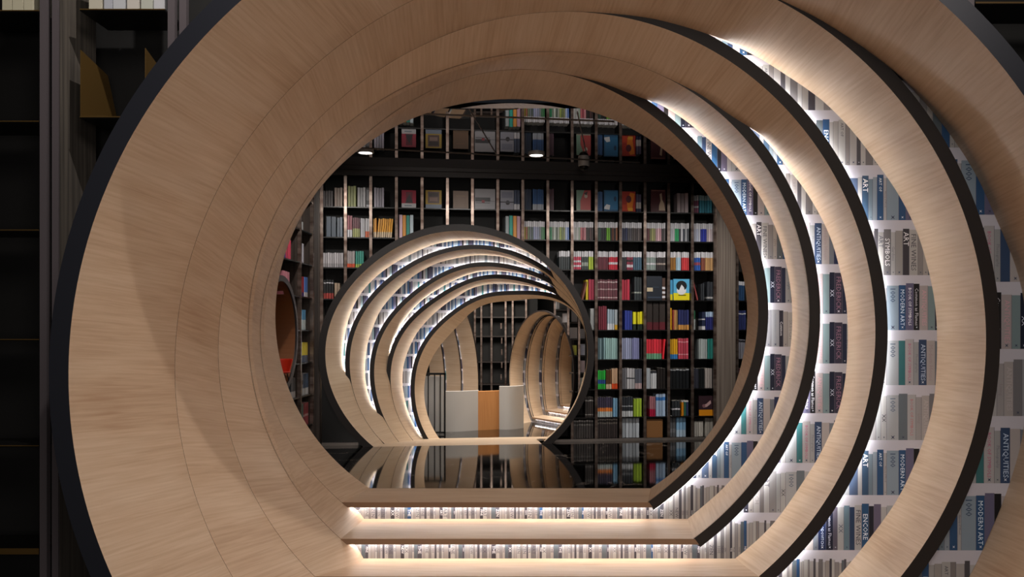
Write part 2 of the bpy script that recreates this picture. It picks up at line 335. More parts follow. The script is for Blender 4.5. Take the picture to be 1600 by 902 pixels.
# ---------------------------------------------------------------- one wooden ring of a tunnel
def ring(fr, kF, kK, F2, K2, zF, zK, label, group, rim_t, rim_m, wood, plate=None, nxt=None, N=128, tread_t=.03, base=None, nose=True, ov=.1, led_m='led', capo=.0):
    """F2/K2: front and back outlines as photographed, put on their planes at kF/kK"""
    t = thing('tunnel_ring', label, 'tunnel ring', tuple(fr.w([(0, 0)], kF)[0]*np.array([1, 1, 0])+np.array([0, 0, zF])), 0, group)
    off = np.array(t.location)
    def sh(P): return [tuple(np.array(p)-off) for p in P]
    F = clip_arc(fr.loc2(F2, kF), zF, N); K = clip_arc(fr.loc2(K2, kK), zK, N)
    R = 7; V = []; UV = []; arc = np.r_[0, np.cumsum(np.hypot(*np.diff(F, axis=0).T))]
    if nxt is not None:
        # where the next ring is flush, the lining meets its front edge exactly
        kN, zN = nxt[1], nxt[2]; Fn = clip_arc(fr.loc2(nxt[0], kN), zN, N); dense = clip_arc(fr.loc2(nxt[0], kN), zN-.3, 900)
        dn = np.array([np.min(np.hypot(*(clip_arc_d-p).T)) for clip_arc_d in [clip_arc(fr.loc2(nxt[0], kK), zN-.3, 900)] for p in K]); wK = np.clip((dn-.008)/.03, 0, 1)[:, None]; wN = np.clip((dn-.008)/nxt[3], 0, 1)[:, None]
        aN = (kN-kF)/(kK-kF); L0 = F*(1-aN)+K*aN
        near = np.array([dense[np.argmin(np.hypot(*(dense-p).T))] for p in L0]); near = offset(near, .003) if False else near+(L0-near)/np.maximum(np.linalg.norm(L0-near, axis=1)[:, None], 1e-6)*.0015
        PN = L0*wN+near*(1-wN); KN = K*wK+PN*(1-wK)
        for q in (PN, KN): q[0, 1] = q[-1, 1] = zF
    feet = []
    sec = [(j/(R-1)) for j in range(R)] if nxt is None else [aN*j/(R-2) for j in range(R-1)]+[1.]
    for j in range(R):
        a = sec[j]
        if nxt is None: P = F*(1-a)+K*a
        elif j < R-1: P = F*(1-a/aN)+PN*(a/aN)
        else: P = KN
        feet.append((P[0], P[-1], kF+(kK-kF)*a))
        V += list(fr.w(P, kF+(kK-kF)*a)); UV += [(arc[i]+(kF*3.3 % 1), a*(kK-kF)) for i in range(N)]
    Fc = [(j*N+i, j*N+i+1, (j+1)*N+i+1, (j+1)*N+i) for j in range(R-1) for i in range(N-1)]
    lin = mk('wood_lining', sh(V), Fc, wood, t, smooth=True, uv=UV)
    # outer skin, set back from the lining
    Fo, Ko = offset(F, rim_t*.86), offset(K, rim_t*.5)
    V = list(fr.w(Fo, kF+.012))+list(fr.w(Ko, kK)); Fc = [(i, N+i, N+i+1, i+1) for i in range(N-1)]
    mk('outer_skin', sh(V), Fc, M['shell'], t, smooth=True)
    # front rim: a solid band
    Fi, Fr = F, offset(F, rim_t); V = list(fr.w(Fi, kF))+list(fr.w(Fr, kF))+list(fr.w(Fi, kF+.014))+list(fr.w(Fr, kF+.03))
    Fc = []
    for i in range(N-1): Fc += [(i, i+1, N+i+1, N+i), (N+i, N+i+1, 3*N+i+1, 3*N+i), (2*N+i, 3*N+i, 3*N+i+1, 2*N+i+1)]
    Fc += [(0, N, 3*N, 2*N), (N-1, 3*N-1, 4*N-1, 2*N-1)]
    mk('rim', sh(V), Fc, rim_m, t)
    # flat step across the foot of the ring
    uL, uR = F[0, 0], F[-1, 0]; vL, vR = K[0, 0], K[-1, 0]
    feet[-1] = (feet[-1][0], feet[-1][1], kK+.002); V = []; uv = []
    for zo in (0, tread_t):
        for l_, r_, k_ in feet: V += [fr.w([(l_[0], l_[1]-zo)], k_)[0], fr.w([(r_[0], r_[1]-zo)], k_)[0]]; uv += [(k_-kF, 0), (k_-kF, r_[0]-l_[0])]
    Fc = []
    for j in range(R-1): a = 2*j; Fc += [(a, a+1, a+3, a+2), (2*R+a, 2*R+a+2, 2*R+a+3, 2*R+a+1), (a, a+2, 2*R+a+2, 2*R+a), (a+1, 2*R+a+1, 2*R+a+3, a+3)]
    e_ = 2*R-2; Fc += [(0, 2*R, 2*R+1, 1), (e_, e_+1, 2*R+e_+1, 2*R+e_)]
    mk('step_board', sh(V), Fc, wood, t, uv=uv)
    if nose:
        e = rim_t*.5; A = fr.w([(uL-.01, zF-.002), (uR+.01, zF-.002), (uR+e, zF-tread_t-.012), (uL+.02, zF-tread_t-.012)], kF-.004)
        B = [p+fr.n*.02 for p in A]; mk('nosing', sh(list(A)+B), [(0, 3, 2, 1), (4, 5, 6, 7), (0, 1, 5, 4), (1, 2, 6, 5), (2, 3, 7, 6), (3, 0, 4, 7)], M['nosing'], t)
    # wallpapered face around this ring, reaching out to the lining of the ring in front of it
    if plate:
        kP = kF+ov; outer = clip_arc(fr.loc2(plate['K'], kP), plate['zK'], 200); outer = offset(outer, .012)
        outer[0, 1] = outer[-1, 1] = plate['zK']-.01
        inn = offset(F, rim_t*.35)
        innp = np.r_[inn, [[inn[-1, 0], zF-tread_t*.5], [inn[0, 0], zF-tread_t*.5]]]
        w0 = len(bpy.data.objects)
        wallpaper(fr, kP, innp, outer, plate['pitch'], plate['z0'], None, plate['order'], plate.get('text', True), plate.get('seed', 0), zF if nose else None, plate.get('ph'))
        for o in list(bpy.data.objects):
            if o.name.startswith('printed_wallpaper') and o.parent is None:
                o.parent = t; o.location = tuple(-off)
        # backing of the face
        po = outer; pi = offset(F, rim_t*.3); NN = 128
        qo = clip_arc(np.r_[po, po[::-1][:1]], -9, NN) if False else np.c_[np.interp(np.linspace(0, 1, N), np.linspace(0, 1, len(po)), po[:, 0]), np.interp(np.linspace(0, 1, N), np.linspace(0, 1, len(po)), po[:, 1])]
        V = list(fr.w(pi, kP+.01))+list(fr.w(qo, kP+.01)); mk('face_backing', sh(V), [(i, i+1, N+i+1, N+i) for i in range(N-1)]+[(0, N, 2*N-1, N-1)], M['shell'], t)
        # light strip tucked behind the rim, only where the face is open
        gap = np.array([np.min(np.hypot(*(outer-p).T)) for p in offset(F, rim_t*.9)]); L = offset(F, rim_t*plate.get('out', 1.1))
        ok = gap > plate.get('gap', .035); ok[:2] &= False
        if plate.get('left'): ok[N//2:] = False
        runs = []; cur = []
        for i in range(N):
            if ok[i]: cur.append(i)
            elif cur: runs.append(cur); cur = []
        if cur: runs.append(cur)
        for rr in runs:
            if len(rr) < 4: continue
            P = L[rr]; mbx = MB(); kk = kP-ov*.3; h = plate.get('led', .007)
            Pa, Pb = offset(P, h) if len(P) > 2 else P, P
            V = list(fr.w(P, kk-h))+list(fr.w(Pa, kk-h))+list(fr.w(Pa, kk+h))+list(fr.w(P, kk+h)); n = len(P); Fc = []
            for i in range(n-1):
                for a in range(4): b = (a+1) % 4; Fc.append((a*n+i, a*n+i+1, b*n+i+1, b*n+i))
            mk('light_strip', sh(V), Fc, M[led_m], t)
        if nose:
            h = plate.get('led', .007); zb = zF-tread_t-.014; A0 = fr.w([(uL+.06, zb)], kP-ov*.35)[0]; B0 = fr.w([(uR-.01, zb)], kP-ov*.35)[0]
            V = [A0-fr.n*h, B0-fr.n*h, B0+fr.n*h, A0+fr.n*h]; V += [v-np.array([0, 0, h]) for v in V]
            mk('light_strip', sh(V), CUBE_F, M[led_m], t)
    return t
def ell(cx, cy, rx, ry): return np.c_[cx+rx*np.cos(TH), cy+ry*np.sin(TH)]
def make_curves(Fp, Kp, centers, order=4, flush=1.2):
    """front outlines F[i]; back outlines K[i] from points, never inside the next ring's front outline"""
    F = [outline(closed_fit(p, c, order, .4), c) for p, c in zip(Fp, centers)]; K = []
    for i, kp in enumerate(Kp):
        if i+1 < len(F):
            c = centers[i+1]; rF = polar_of(F[i+1], c); kp = np.array(kp, float)
            ta = np.arctan2(kp[:, 1]-c[1], kp[:, 0]-c[0]) % (2*np.pi)
            rk = np.hypot(kp[:, 0]-c[0], kp[:, 1]-c[1]); g = np.maximum(rk-np.interp(ta, np.r_[TH, 2*np.pi], np.r_[rF, rF[0]]), 0); i_ = np.argsort(ta); ta, g = ta[i_], g[i_]
            # open gap between this ring's lining and the next ring, as sampled; closed where the photo shows none
            big = np.argmax(np.diff(np.r_[ta, ta[0]+2*np.pi])); ta = np.roll(ta, -big-1); g = np.roll(g, -big-1); ta = np.unwrap(ta)
            h0, h1 = (.35 if g[0] > 12 else .01), (.35 if g[-1] > 12 else .01)
            tt = np.r_[ta[0]-h0-.1, ta[0]-h0, ta, ta[-1]+h1, ta[-1]+h1+.1]; gg = np.r_[0, g[0], g, g[-1], 0]; gap = np.zeros(NT)
            for sh_ in (-2, 0, 2):
                th = TH+sh_*np.pi; gap = np.maximum(gap, np.interp(th, tt, gg, left=0, right=0))
            kern = np.exp(-.5*(np.arange(-18, 19)/4.5)**2); kern /= kern.sum(); gap = np.convolve(np.r_[gap[-18:], gap, gap[:18]], kern, 'valid')
            r = rF+flush+gap
            K.append(np.c_[c[0]+r*np.cos(TH), c[1]+r*np.sin(TH)])
        else:
            c = centers[i]; K.append(outline(closed_fit(kp, c, order), c))
    return F, K
# ================================================================ TUNNEL 1 (nearest)
FA = [(376,0),(273,113),(166,300),(128,400),(110,500),(107,600),(111,660),(129,757),(147,831),(174,902),(1467,0),(1517,50),(1577,117),(1600,148),(1738,560),(1725,700),(1718,430)]
KA = [(1231,4),(1255,14),(1280,26),(1316,50),(1360,81),(1400,116),(1446,163),(1489,219),(1516,259),(1536,298),(1556,347),(1592,433),(1600,480),(1603,560),(1601,640),(1598,680),(1585,727),(1565,787),(1541,841),(1516,899)]
FB = [(646,3),(516,80),(400,197),(342,300),(296,400),(281,500),(273,600),(282,680),(303,770),(346,870),(1233,6),(1266,30),(1300,53),(1333,83),(1366,115),(1406,160),(1436,200),(1466,243),(1489,289),(1516,370),(1533,416),(1538,466),(1539,517),(1536,605),(1527,655),(1514,704),(1498,744),(1478,797),(1447,841),(1411,899)]
KB = [(957,20),(999,23),(1033,30),(1066,40),(1089,48),(1132,66),(1200,100),(1233,123),(1283,156),(1313,186),(1340,216),(1366,253),(1398,296),(1430,357),(1448,417),(1459,467),(1463,517),(1462,560),(1458,630),(1447,672),(1431,717),(1401,781),(1360,837),(1310,899)]
FC_ = [(399,318),(363,413),(348,480),(343,533),(345,600),(354,663),(371,724),(398,780),(411,300),(443,240),(510,173),(600,103),(676,66),(733,46),(799,29),(900,17),(956,20),(999,28),(1053,47),(1099,73),(1149,106),(1200,150),(1250,193),(1283,240),(1316,296),(1333,337),(1355,397),(1363,440),(1367,500),(1366,550),(1361,600),(1344,667),(1324,717),(1294,777),(1250,834),(1200,891),(460,862)]
KC = [(1099,148),(1119,163),(1146,183),(1171,199),(1200,224),(1220,253),(1256,296),(1276,330),(1288,352),(1302,386),(1310,420),(1319,456),(1322,480),(1323,540),(1320,590),(1313,630),(1304,657),(1280,710),(1250,757),(1200,827),(1146,873)]
FD = [(453,300),(500,233),(580,163),(676,116),(733,95),(799,85),(867,83),(950,93),(1016,111),(1083,138),(399,420),(388,487),(388,533),(391,600),(400,630),(1098,148),(1119,173),(1149,206),(1172,233),(1200,270),(1223,300),(1236,334),(1254,390),(1264,456),(1265,480),(1263,520),(1258,564),(1252,590),(1240,630),(1230,660),(1200,720),(1156,784),(1112,819),(1078,841),(475,760),(522,843)]
KD = [(897,118),(933,123),(966,136),(1000,150),(1019,158),(1066,186),(1099,213),(1132,243),(1166,279),(1183,300),(1196,326),(1210,354),(1220,386),(1227,412),(1233,444),(1236,476),(1236,520),(1233,550),(1228,580),(1220,608),(1201,660),(1182,694),(1160,726),(1132,760),(1100,788),(1076,808)]
FE = [(896,118),(933,128),(966,145),(1000,166),(1033,196),(1059,220),(1086,249),(1116,286),(1133,300),(1156,346),(1173,396),(1182,446),(1184,480),(1183,516),(1176,554),(1166,592),(1138,657),(1108,694),(1080,728),(1048,754),(1018,782),(405,500),(410,560),(418,600),(431,640),(460,706),(492,744),(534,783),(799,111),(733,120),(850,111)]
KE = [(800,155),(733,163),(683,173),(633,190),(583,216),(550,240),(516,273),(497,300),(480,324),(464,354),(454,374),(445,400),(438,424),(432,460),(430,480),(430,510),(435,548),(442,580),(450,604),(460,628),(480,668),(500,694),(524,718),(550,742),(575,762),(840,156),(883,163),(933,175),(966,191),(1006,213),(1033,233),(1059,253),(1083,276),(1106,300),(1130,346),(1143,374),(1159,420),(1165,446),(1168,476),(1167,516),(1158,568),(1148,598),(1132,640),(1116,668),(1096,694),(1072,718),(1044,744),(1018,762)]
cen = [(922,570), (905,560), (856,530), (826,512), (795,500)]
Fc, Kc = make_curves([FA, FB, FC_, FD, FE], [KA, KB, KC, KD, KE], cen)
fr1 = Frame((0, 0, 0), 0)
dF = [4.80, 5.61, 6.187, 6.57, 7.156]; OV = .1; dK = [dF[i+1]+OV for i in range(4)]+[7.79]
zs = [-.65, -.49, -.326, -.155, 0.0]
labels1 = ['outermost and largest wooden tunnel ring, the only one with a dark grey rim',
           'second wooden ring from the camera in the near tunnel, widest after the grey-rimmed one',
           'middle wooden ring of the near tunnel, its step cut off by the frame',
           'fourth ring of the near tunnel, its step between the two lit risers',
           'innermost wooden ring of the near tunnel, its step meeting the black floor']
pl = [None, dict(pitch=.428, z0=1.231, order=[0, 1, 0, 3, 0, 1, 2], ph=2.66), dict(pitch=.386, z0=1.353, order=[0, 3, 0, 3, 3, 1, 0, 2, 1], ph=2.405), dict(pitch=.37, z0=1.475, order=[0, 1, 3, 0, 2, 1, 0, 0], ph=1.80), dict(pitch=.355, z0=1.575, order=[0, 3, 0, 1, 0, 1, 0, 2], ph=1.52)]
for i in range(5):
    p = pl[i]
    if p: p.update(K=Kc[i-1], zK=zs[i-1], seed=10+i, gap=9 if i == 1 else .03)
    ring(fr1, dF[i], dK[i], Fc[i], Kc[i], zs[i], zs[i], labels1[i], 'rings of the near tunnel', [.105, .088, .086, .08, .08][i], M['rim_grey'] if i == 0 else M['rim_black'], M['wood'], plate=p, N=160, ov=OV, nxt=(Fc[i+1], dF[i+1], zs[i+1], .13) if i < 4 else None)
# ================================================================ upper room geometry
def wall_d(px): return 513.8/(48-(px-560)*(2.4/540))
def wp(px): d = wall_d(px); return np.array([(px-CX)/FP*d, d])
_a, _b = wp(500), wp(1150); WYAW = math.atan2(_b[1]-_a[1], _b[0]-_a[0]); WU = np.array([math.cos(WYAW), math.sin(WYAW)]); WN = np.array([-math.sin(WYAW), math.cos(WYAW)])
SHELF_Z = [2.845, 2.483, 2.12, 1.746, 1.376, 1.01, .64, .293, .03]
CEIL = 3.32
# ================================================================ TUNNEL 2 (in the bookcase)
right2 = [(905.6,489),(917.6,535),(918,560),(917.6,580),(908.6,608),(901.6,628),(880,660),(849,692)]
def shr(i, pts): return [(x-i*.5, y) for x, y in pts]
G0 = [(509,560),(512,520),(523,484),(538,460),(570,426),(600,400),(630,380),(660,369),(720,362),(750,364),(780,371),(812,385),(840,404),(872,432),(896,462),(513,590),(528,632),(546,660),(564,680),(578,694)]+right2
G1 = [(554,520),(574,480),(608,444),(646,416),(680,400),(720,391),(750,389.5),(790,396),(824,410),(856,428),(888,458),(552,520),(548,560),(549,590),(555,624),(568,651),(583,675),(600,692)]+shr(1, right2)
G2 = [(600,516),(620,490),(624,488),(660,452),(720,423),(750,416),(790,419),(824,428),(860,446),(899,476),(588,550),(585,580),(590,620),(600,655),(616,680),(624,692)]+shr(2, right2)
G3 = [(630,520),(652,496),(680,472),(720,449),(750,438),(790,436),(824,442),(860,458),(892,478),(620,540),(612,570),(611,600),(616,630),(624,658),(640,682),(650,692)]+shr(3, right2)
G4 = [(676,520),(700,498),(730,478),(750,470),(790,460),(840,462),(870,470),(905,489),(680,526),(660,550),(650,580),(647,610),(652,640),(660,664),(669,688)]+shr(4, right2[1:])
H0 = [(541,520),(554,478),(570,452),(600,424),(640,400),(680,383),(720,377),(750,377),(790,383),(824,396),(856,416),(539,540),(538,572)]
H1 = [(582,520),(594,488),(620,456),(650,430),(680,414),(720,404),(750,400),(790,404),(824,416),(856,432),(579,524),(573,560),(572,590),(578,620),(584,635)]
H2 = [(623,520),(632,502),(660,470),(690,450),(720,435),(750,426),(790,426),(824,431),(864,446),(619,526),(610,554),(607,582)]
H3 = [(653,520),(670,500),(700,474),(720,462),(730,455),(760,446),(790,444),(824,448),(870,462),(894,474),(640,546),(632,570),(630,600),(635,630),(646,660),(662,686)]
H4 = [(732,490),(750,481),(780,471),(830,468),(870,473),(904,490),(696,532),(683,548),(672,564),(664,586),(664,616),(670,650),(680,678),(688,688)]+shr(5, right2[1:])
cen2 = [(713,560), (735,560), (755,560), (772,560), (788,560)]
Gc, Hc = make_curves([G0, G1, G2, G3, G4], [H0, H1, H2, H3, H4], cen2, order=5)
o2 = wp(715)
fr2 = Frame((o2[0], o2[1], 0), WYAW); STEP2 = .26; K0 = -.2
zz = [-.0, -.012, -.028, -.045, -.06, -.075]
labels2 = ['outermost ring of the second tunnel, black-rimmed, set into the bookcase wall', 'second ring of the tunnel in the bookcase, just inside the black-rimmed outer one',
           'middle ring of the five in the tunnel in the bookcase', 'fourth ring inwards of the tunnel in the bookcase', 'innermost ring of the tunnel in the bookcase, framing the pale counter']
for i in range(5):
    p = None
    if i: p = dict(pitch=.19, z0=.1, order=[0, 1, 0, 2], K=Hc[i-1], zK=zz[i-1], seed=30+i, text=False, gap=.014, led=.004, out=.8)
    kF = K0+i*STEP2; kK = K0+(i+1)*STEP2+(.05 if i < 4 else 0)
    ring(fr2, kF, kK, Gc[i], Hc[i], zz[i], zz[i+1], labels2[i], 'rings of the tunnel in the bookcase', .08 if i == 0 else .055, M['rim_black'], M['wood_pale'], plate=p, N=110, tread_t=.02, nose=False, ov=.05, led_m='led2', nxt=(Gc[i+1], K0+(i+1)*STEP2, zz[i+1], .035) if i < 4 else None)
# ================================================================ bookcase wall
rim2 = offset(clip_arc(fr2.loc2(Gc[0], K0), 0, 200), .085); rim2p = np.r_[rim2, [[rim2[-1, 0], -.1], [rim2[0, 0], -.1]]]
def uof(px): p = wp(px)-o2; return p@WU
def w3(u, k, z): p = o2+u*WU+k*WN; return (p[0], p[1], z)
def wbox(mb, u0, u1, k0, k1, z0, z1, c=None): mb.box(u0, u1, k0, k1, z0, z1, c, R=lambda p: w3(*p))
def hole_u(z):
    a = rim2p; b = np.roll(a, -1, 0); m = ((a[:, 1] <= z) & (b[:, 1] > z)) | ((b[:, 1] <= z) & (a[:, 1] > z))
    if m.sum() < 2: return None
    a, b = a[m], b[m]; u = a[:, 0]+(z-a[:, 1])/(b[:, 1]-a[:, 1])*(b[:, 0]-a[:, 0]); return u.min(), u.max()
PX = [503, 540, 579.5, 619.5, 659.5, 699, 738, 777.5, 816.5, 855.5, 893.5, 931, 969, 1007, 1044, 1081, 1116]
bc = thing('bookcase', 'long black bookcase wall filled with books around the second tunnel', 'bookcase', w3(0, 0, 0))
BO = np.array(bc.location)
def part(mb, name, m, parent=bc, off=BO):
    mb.V = [tuple(np.array(v)-off) for v in mb.V]; return mb.build(name, m, parent)
for px in PX[1:]+[503]:
    u = uof(px); sp = vspan(rim2p, u); segs = [(0, CEIL-.11)] if sp is None else [(0, sp[0]), (sp[1], CEIL-.11)]
    if px < 560: segs = [(1.6, CEIL-.11)] if sp is None else [(sp[1], CEIL-.11)]
    for z0, z1 in segs:
        if z1-z0 < .05: continue
        mb = MB(); wbox(mb, u-.017, u+.017, -.03, .0, z0, z1); part(mb, 'post', M['post'])
        mb = MB(); wbox(mb, u-.012, u+.012, .0, .27, z0, z1); part(mb, 'upright_panel', M['shelf'])
for r, z in enumerate(SHELF_Z):
    for b in range(16):
        u0, u1 = uof(PX[b])+.012, uof(PX[b+1])-.012
        if b < 1 and r > 3: continue
        if r > 6 and b < 9: continue
        h = [hole_u(z-.012), hole_u(z)]; h = [q for q in h if q]
        segs = [(u0, u1)]
        if h:
            a, c = min(q[0] for q in h), max(q[1] for q in h); segs = [(u0, min(u1, a)), (max(u0, c), u1)]
        for a, c in segs:
            if c-a > .03:
                mb = MB(); wbox(mb, a, c, -.012, .27, z-.014, z); part(mb, 'shelf_board', M['shelf'])
# back panel, open where the tunnel passes
mb = MB(); ua, ub = uof(500), uof(1118); n = 120
for i in range(n):
    x0, x1 = ua+(ub-ua)*i/n, ua+(ub-ua)*(i+1)/n; s0, s1 = vspan(rim2p, x0), vspan(rim2p, x1)
    if s0 is None or s1 is None: mb.poly([w3(x0, .27, 0), w3(x1, .27, 0), w3(x1, .27, CEIL), w3(x0, .27, CEIL)])
    else:
        mb.poly([w3(x0, .27, 0), w3(x1, .27, 0), w3(x1, .27, max(s1[0], 0)), w3(x0, .27, max(s0[0], 0))]); mb.poly([w3(x0, .27, s0[1]), w3(x1, .27, s1[1]), w3(x1, .27, CEIL), w3(x0, .27, CEIL)])
part(mb, 'back_panel', M['back'])
# solid black panel at the lower left of the tunnel
mb = MB(); ua = uof(503); n = 60; ub = uof(600)
for i in range(n):
    x0, x1 = ua+(ub-ua)*i/n, ua+(ub-ua)*(i+1)/n; s0, s1 = vspan(rim2p, x0), vspan(rim2p, x1); t0 = s0[0] if s0 else 1.72; t1 = s1[0] if s1 else 1.72
    if s0 and not s1: t1 = t0
    t0, t1 = min(t0, 1.72), min(t1, 1.72)
    mb.poly([w3(x0, -.01, 0), w3(x1, -.01, 0), w3(x1, -.01, t1), w3(x0, -.01, t0)])
part(mb, 'black_panel', M['shelf'])
mb = MB(); wbox(mb, uof(503), uof(560), -.035, .0, 0, .035); part(mb, 'plinth', M['plinth'])
mb = MB(); wbox(mb, uof(862), uof(1118), -.035, .27, 0, .03); part(mb, 'plinth', M['plinth'])
# pilasters and beam
def wstruct(name, m, *boxes):
    mb = MB()
    for b in boxes: wbox(mb, *b)
    return struct(mb.build(name, m))
wstruct('trim_1', M['pilaster'], (uof(1118), uof(1147), -.06, .3, 0, CEIL-.1))
wstruct('trim_2', M['pilaster_dark'], (uof(489), uof(501), -.1, .3, 0, CEIL-.1))
wstruct('trim_3', M['beam'], (uof(440), uof(1290), -.07, -.001, CEIL-.11, CEIL-.001))
wstruct('trim_4', M['beam'], (uof(440), uof(1290), -.1, -.07, CEIL-.045, CEIL-.001))
# narrow bookcase beyond the right pilaster
nb = thing('bookcase', 'narrow black bookcase right of the tall taupe pilaster', 'bookcase', w3(uof(1150), 0, 0)); NO = np.array(nb.location)
for px in (1151, 1200):
    mb = MB(); wbox(mb, uof(px)-.016, uof(px)+.016, -.03, 0, 0, CEIL-.11); part(mb, 'post', M['post'], nb, NO)
for z in SHELF_Z: mb = MB(); wbox(mb, uof(1152), uof(1199), -.01, .27, z-.014, z); part(mb, 'shelf_board', M['shelf'], nb, NO)
mb = MB(); wbox(mb, uof(1147), uof(1290), .27, .29, 0, CEIL); part(mb, 'back_panel', M['back'], nb, NO)

# ---- left side bookcase (runs along the depth)
SX = -2.68
def sd(px): return FP*(-SX)/(CX-px)
sb = thing('bookcase', 'left side bookcase at right angles to the book wall, with a round nook', 'bookcase', (SX, 9.8, 0)); SO = np.array(sb.location)
NC, NR = (9.0, 1.33), .545
for px in (468, 487.5, 440, 412):
    mb = MB(); d = sd(px); mb.box(SX-.02, SX+.02, d-.017, d+.017, 0, CEIL-.1) if px > 445 else None
    if px <= 445: continue
    part(mb, 'post', M['post'], sb, SO)
    mb = MB(); mb.box(SX-.27, SX-.02, d-.01, d+.01, 0, CEIL-.1); part(mb, 'upright_panel', M['pilaster_dark'], sb, SO)
for z in SHELF_Z:
    for (d0, d1) in ((sd(468)+.012, sd(488)), (8.2, sd(468)-.012)):
        if d1 < 9.9 and abs(z-NC[1]) < NR+.05: d0 = NC[0]+math.sqrt(max(0, (NR+.05)**2-(z-NC[1])**2)); 
        mb = MB(); mb.box(SX-.27, SX+.01, d0, d1, z-.014, z); part(mb, 'shelf_board', M['shelf'], sb, SO)
mb = MB(); mb.box(SX-.29, SX-.27, 9.56, sd(489), 0, CEIL); mb.box(SX-.29, SX-.27, 8.0, 9.56, 0, NC[1]-NR); mb.box(SX-.29, SX-.27, 8.0, 9.56, NC[1]+NR, CEIL); part(mb, 'back_panel', M['pilaster_dark'], sb, SO)
# round nook lined in brown wood
nk = thing('round_nook', 'brown wooden round nook with grey rim in the left side bookcase', 'nook', (SX, NC[0], NC[1]-NR)); KO = np.array(nk.location)
n = 64; V = []; Fcs = []
for x, r in ((SX+.03, NR), (SX-.75, NR*.97)):
    V += [(x, NC[0]+r*math.cos(a), NC[1]+r*math.sin(a)) for a in np.linspace(0, 2*math.pi, n, endpoint=False)]
Fcs = [(i, (i+1) % n, n+(i+1) % n, n+i) for i in range(n)]+[tuple(range(n, 2*n))]
mk('lining', [tuple(np.array(v)-KO) for v in V], Fcs, M['nook'], nk, smooth=False)
V = []
for x, r in ((SX+.05, NR-.01), (SX+.05, NR+.05), (SX-.02, NR+.05)): V += [(x, NC[0]+r*math.cos(a), NC[1]+r*math.sin(a)) for a in np.linspace(0, 2*math.pi, n, endpoint=False)]
mk('rim', [tuple(np.array(v)-KO) for v in V], [(q*n+i, q*n+(i+1) % n, (q+1)*n+(i+1) % n, (q+1)*n+i) for q in (0, 1) for i in range(n)], mat('nook_rim_grey', '#4a4748', .5), nk)
# red chair inside the nook
ch = thing('chair', 'red-orange moulded chair inside the round nook at the left', 'chair', (SX-.03, 9.2, .835)); ch.scale = (.62, .62, .62)
mb = MB()
for i in range(6):
    a0 = i/5; mb.box(-.16+.05*a0-.01, .02*a0+.16, -.02+.17, .17+.0, .05*i, .05*i+.05)
mb = MB(); ns, nv = 9, 8; V = []
for j in range(nv):
    for i in range(ns):
        a = (i/(ns-1)-.5)*2.2; hh = j/(nv-1); rad = .15+.05*hh; V.append((rad*math.sin(a), .02+.13*math.cos(a)*(.6+.6*hh), .17+hh*.22))
mb.V = V; mb.F = [(j*ns+i, j*ns+i+1, (j+1)*ns+i+1, (j+1)*ns+i) for j in range(nv-1) for i in range(ns-1)]; mb.C = [None]*len(mb.F)
o = mb.build('backrest', M['chair_red'], ch, smooth=True); s_ = o.modifiers.new('s', 'SOLIDIFY'); s_.thickness = .012
mb = MB(); mb.lathe([(.13, .15), (.165, .165), (.17, .18), (.14, .185)], 20); mb.build('seat', M['chair_red'], ch, smooth=True)
for sx in (-1, 1):
    for sy in (-1, 1): mb = MB(); mb.tube([(sx*.09, sy*.09, .16), (sx*.12, sy*.12, 0)], .009); mb.build('leg', M['black_metal'], ch)

# ================================================================ floors, ceiling, walls
def sbox(name, m, *b):
    mb = MB(); mb.box(*b); return struct(mb.build(name, m))
mb = MB(); c0, c1 = w3(uof(420), -.5, 0), w3(uof(1350), -.5, 0); sL, sR = rim2[0, 0]+.05, rim2[-1, 0]-.05
mb.poly([(-4.2, 7.78, 0), (4.2, 7.78, 0), (c1[0], c1[1]+.3, 0), (c0[0], c0[1]+.3, 0)]); mb.poly([(-4.2, 7.78, -.05), (4.2, 7.78, -.05), (4.2, 7.78, 0), (-4.2, 7.78, 0)])
mb.poly([w3(uof(420), -.2, 0), w3(uof(1350), -.2, 0), (c1[0], c1[1]+.3, 0), (c0[0], c0[1]+.3, 0)][::-1]); mb.poly([w3(uof(420), -.2, 0), w3(sL, -.2, 0), w3(sL, .3, 0), w3(uof(420), .3, 0)]); mb.poly([w3(sR, -.2, 0), w3(uof(1350), -.2, 0), w3(uof(1350), .3, 0), w3(sR, .3, 0)])
struct(mb.build('floor', M['floor']))
mb = MB(); e0, e1 = w3(uof(380), -.001, CEIL), w3(uof(1400), -.001, CEIL)
mb.V = [(-4.6, 7.86, CEIL), (4.6, 7.86, CEIL), e1, e0]+[(-4.6, 7.86, CEIL+.05), (4.6, 7.86, CEIL+.05), (e1[0], e1[1], CEIL+.05), (e0[0], e0[1], CEIL+.05)]; mb.F = list(CUBE_F); mb.C = [None]*6
struct(mb.build('ceiling', M['mirror']))
sbox('wall_left', M['dark'], -4.3, -4.2, 7.75, 11, 0, CEIL); sbox('wall_right', M['dark'], 4.2, 4.3, 7.75, 12, 0, CEIL)
# seams of the mirror ceiling
def cp(px, py): t = (CEIL-EYE)/(-(py-CY)/FP); return ((px-CX)/FP*t, t, CEIL-.003)
for a, b, lb in (((560,231),(1000,254),'long thin grey line across the mirrored ceiling, level with the downlights'), ((660,178),(960,190),'long thin grey line high on the mirrored ceiling near the tunnel mouth'), ((733,170),(775,240),'slanting grey line on the mirrored ceiling above the grey face-out books'), ((902,175),(915,235),'short steep grey line on the mirrored ceiling behind the dome camera'), ((780,172),(810,169),'very short grey line at the top of the mirrored ceiling')):
    pa, pb = np.array(cp(*a)), np.array(cp(*b)); mb = MB(); mb.tube([pa, (pa+pb)/2, pb], .006, 6); tag(mb.build('ceiling_joint', M['seam']), lb, 'joint', 'thin lines on the mirrored ceiling')
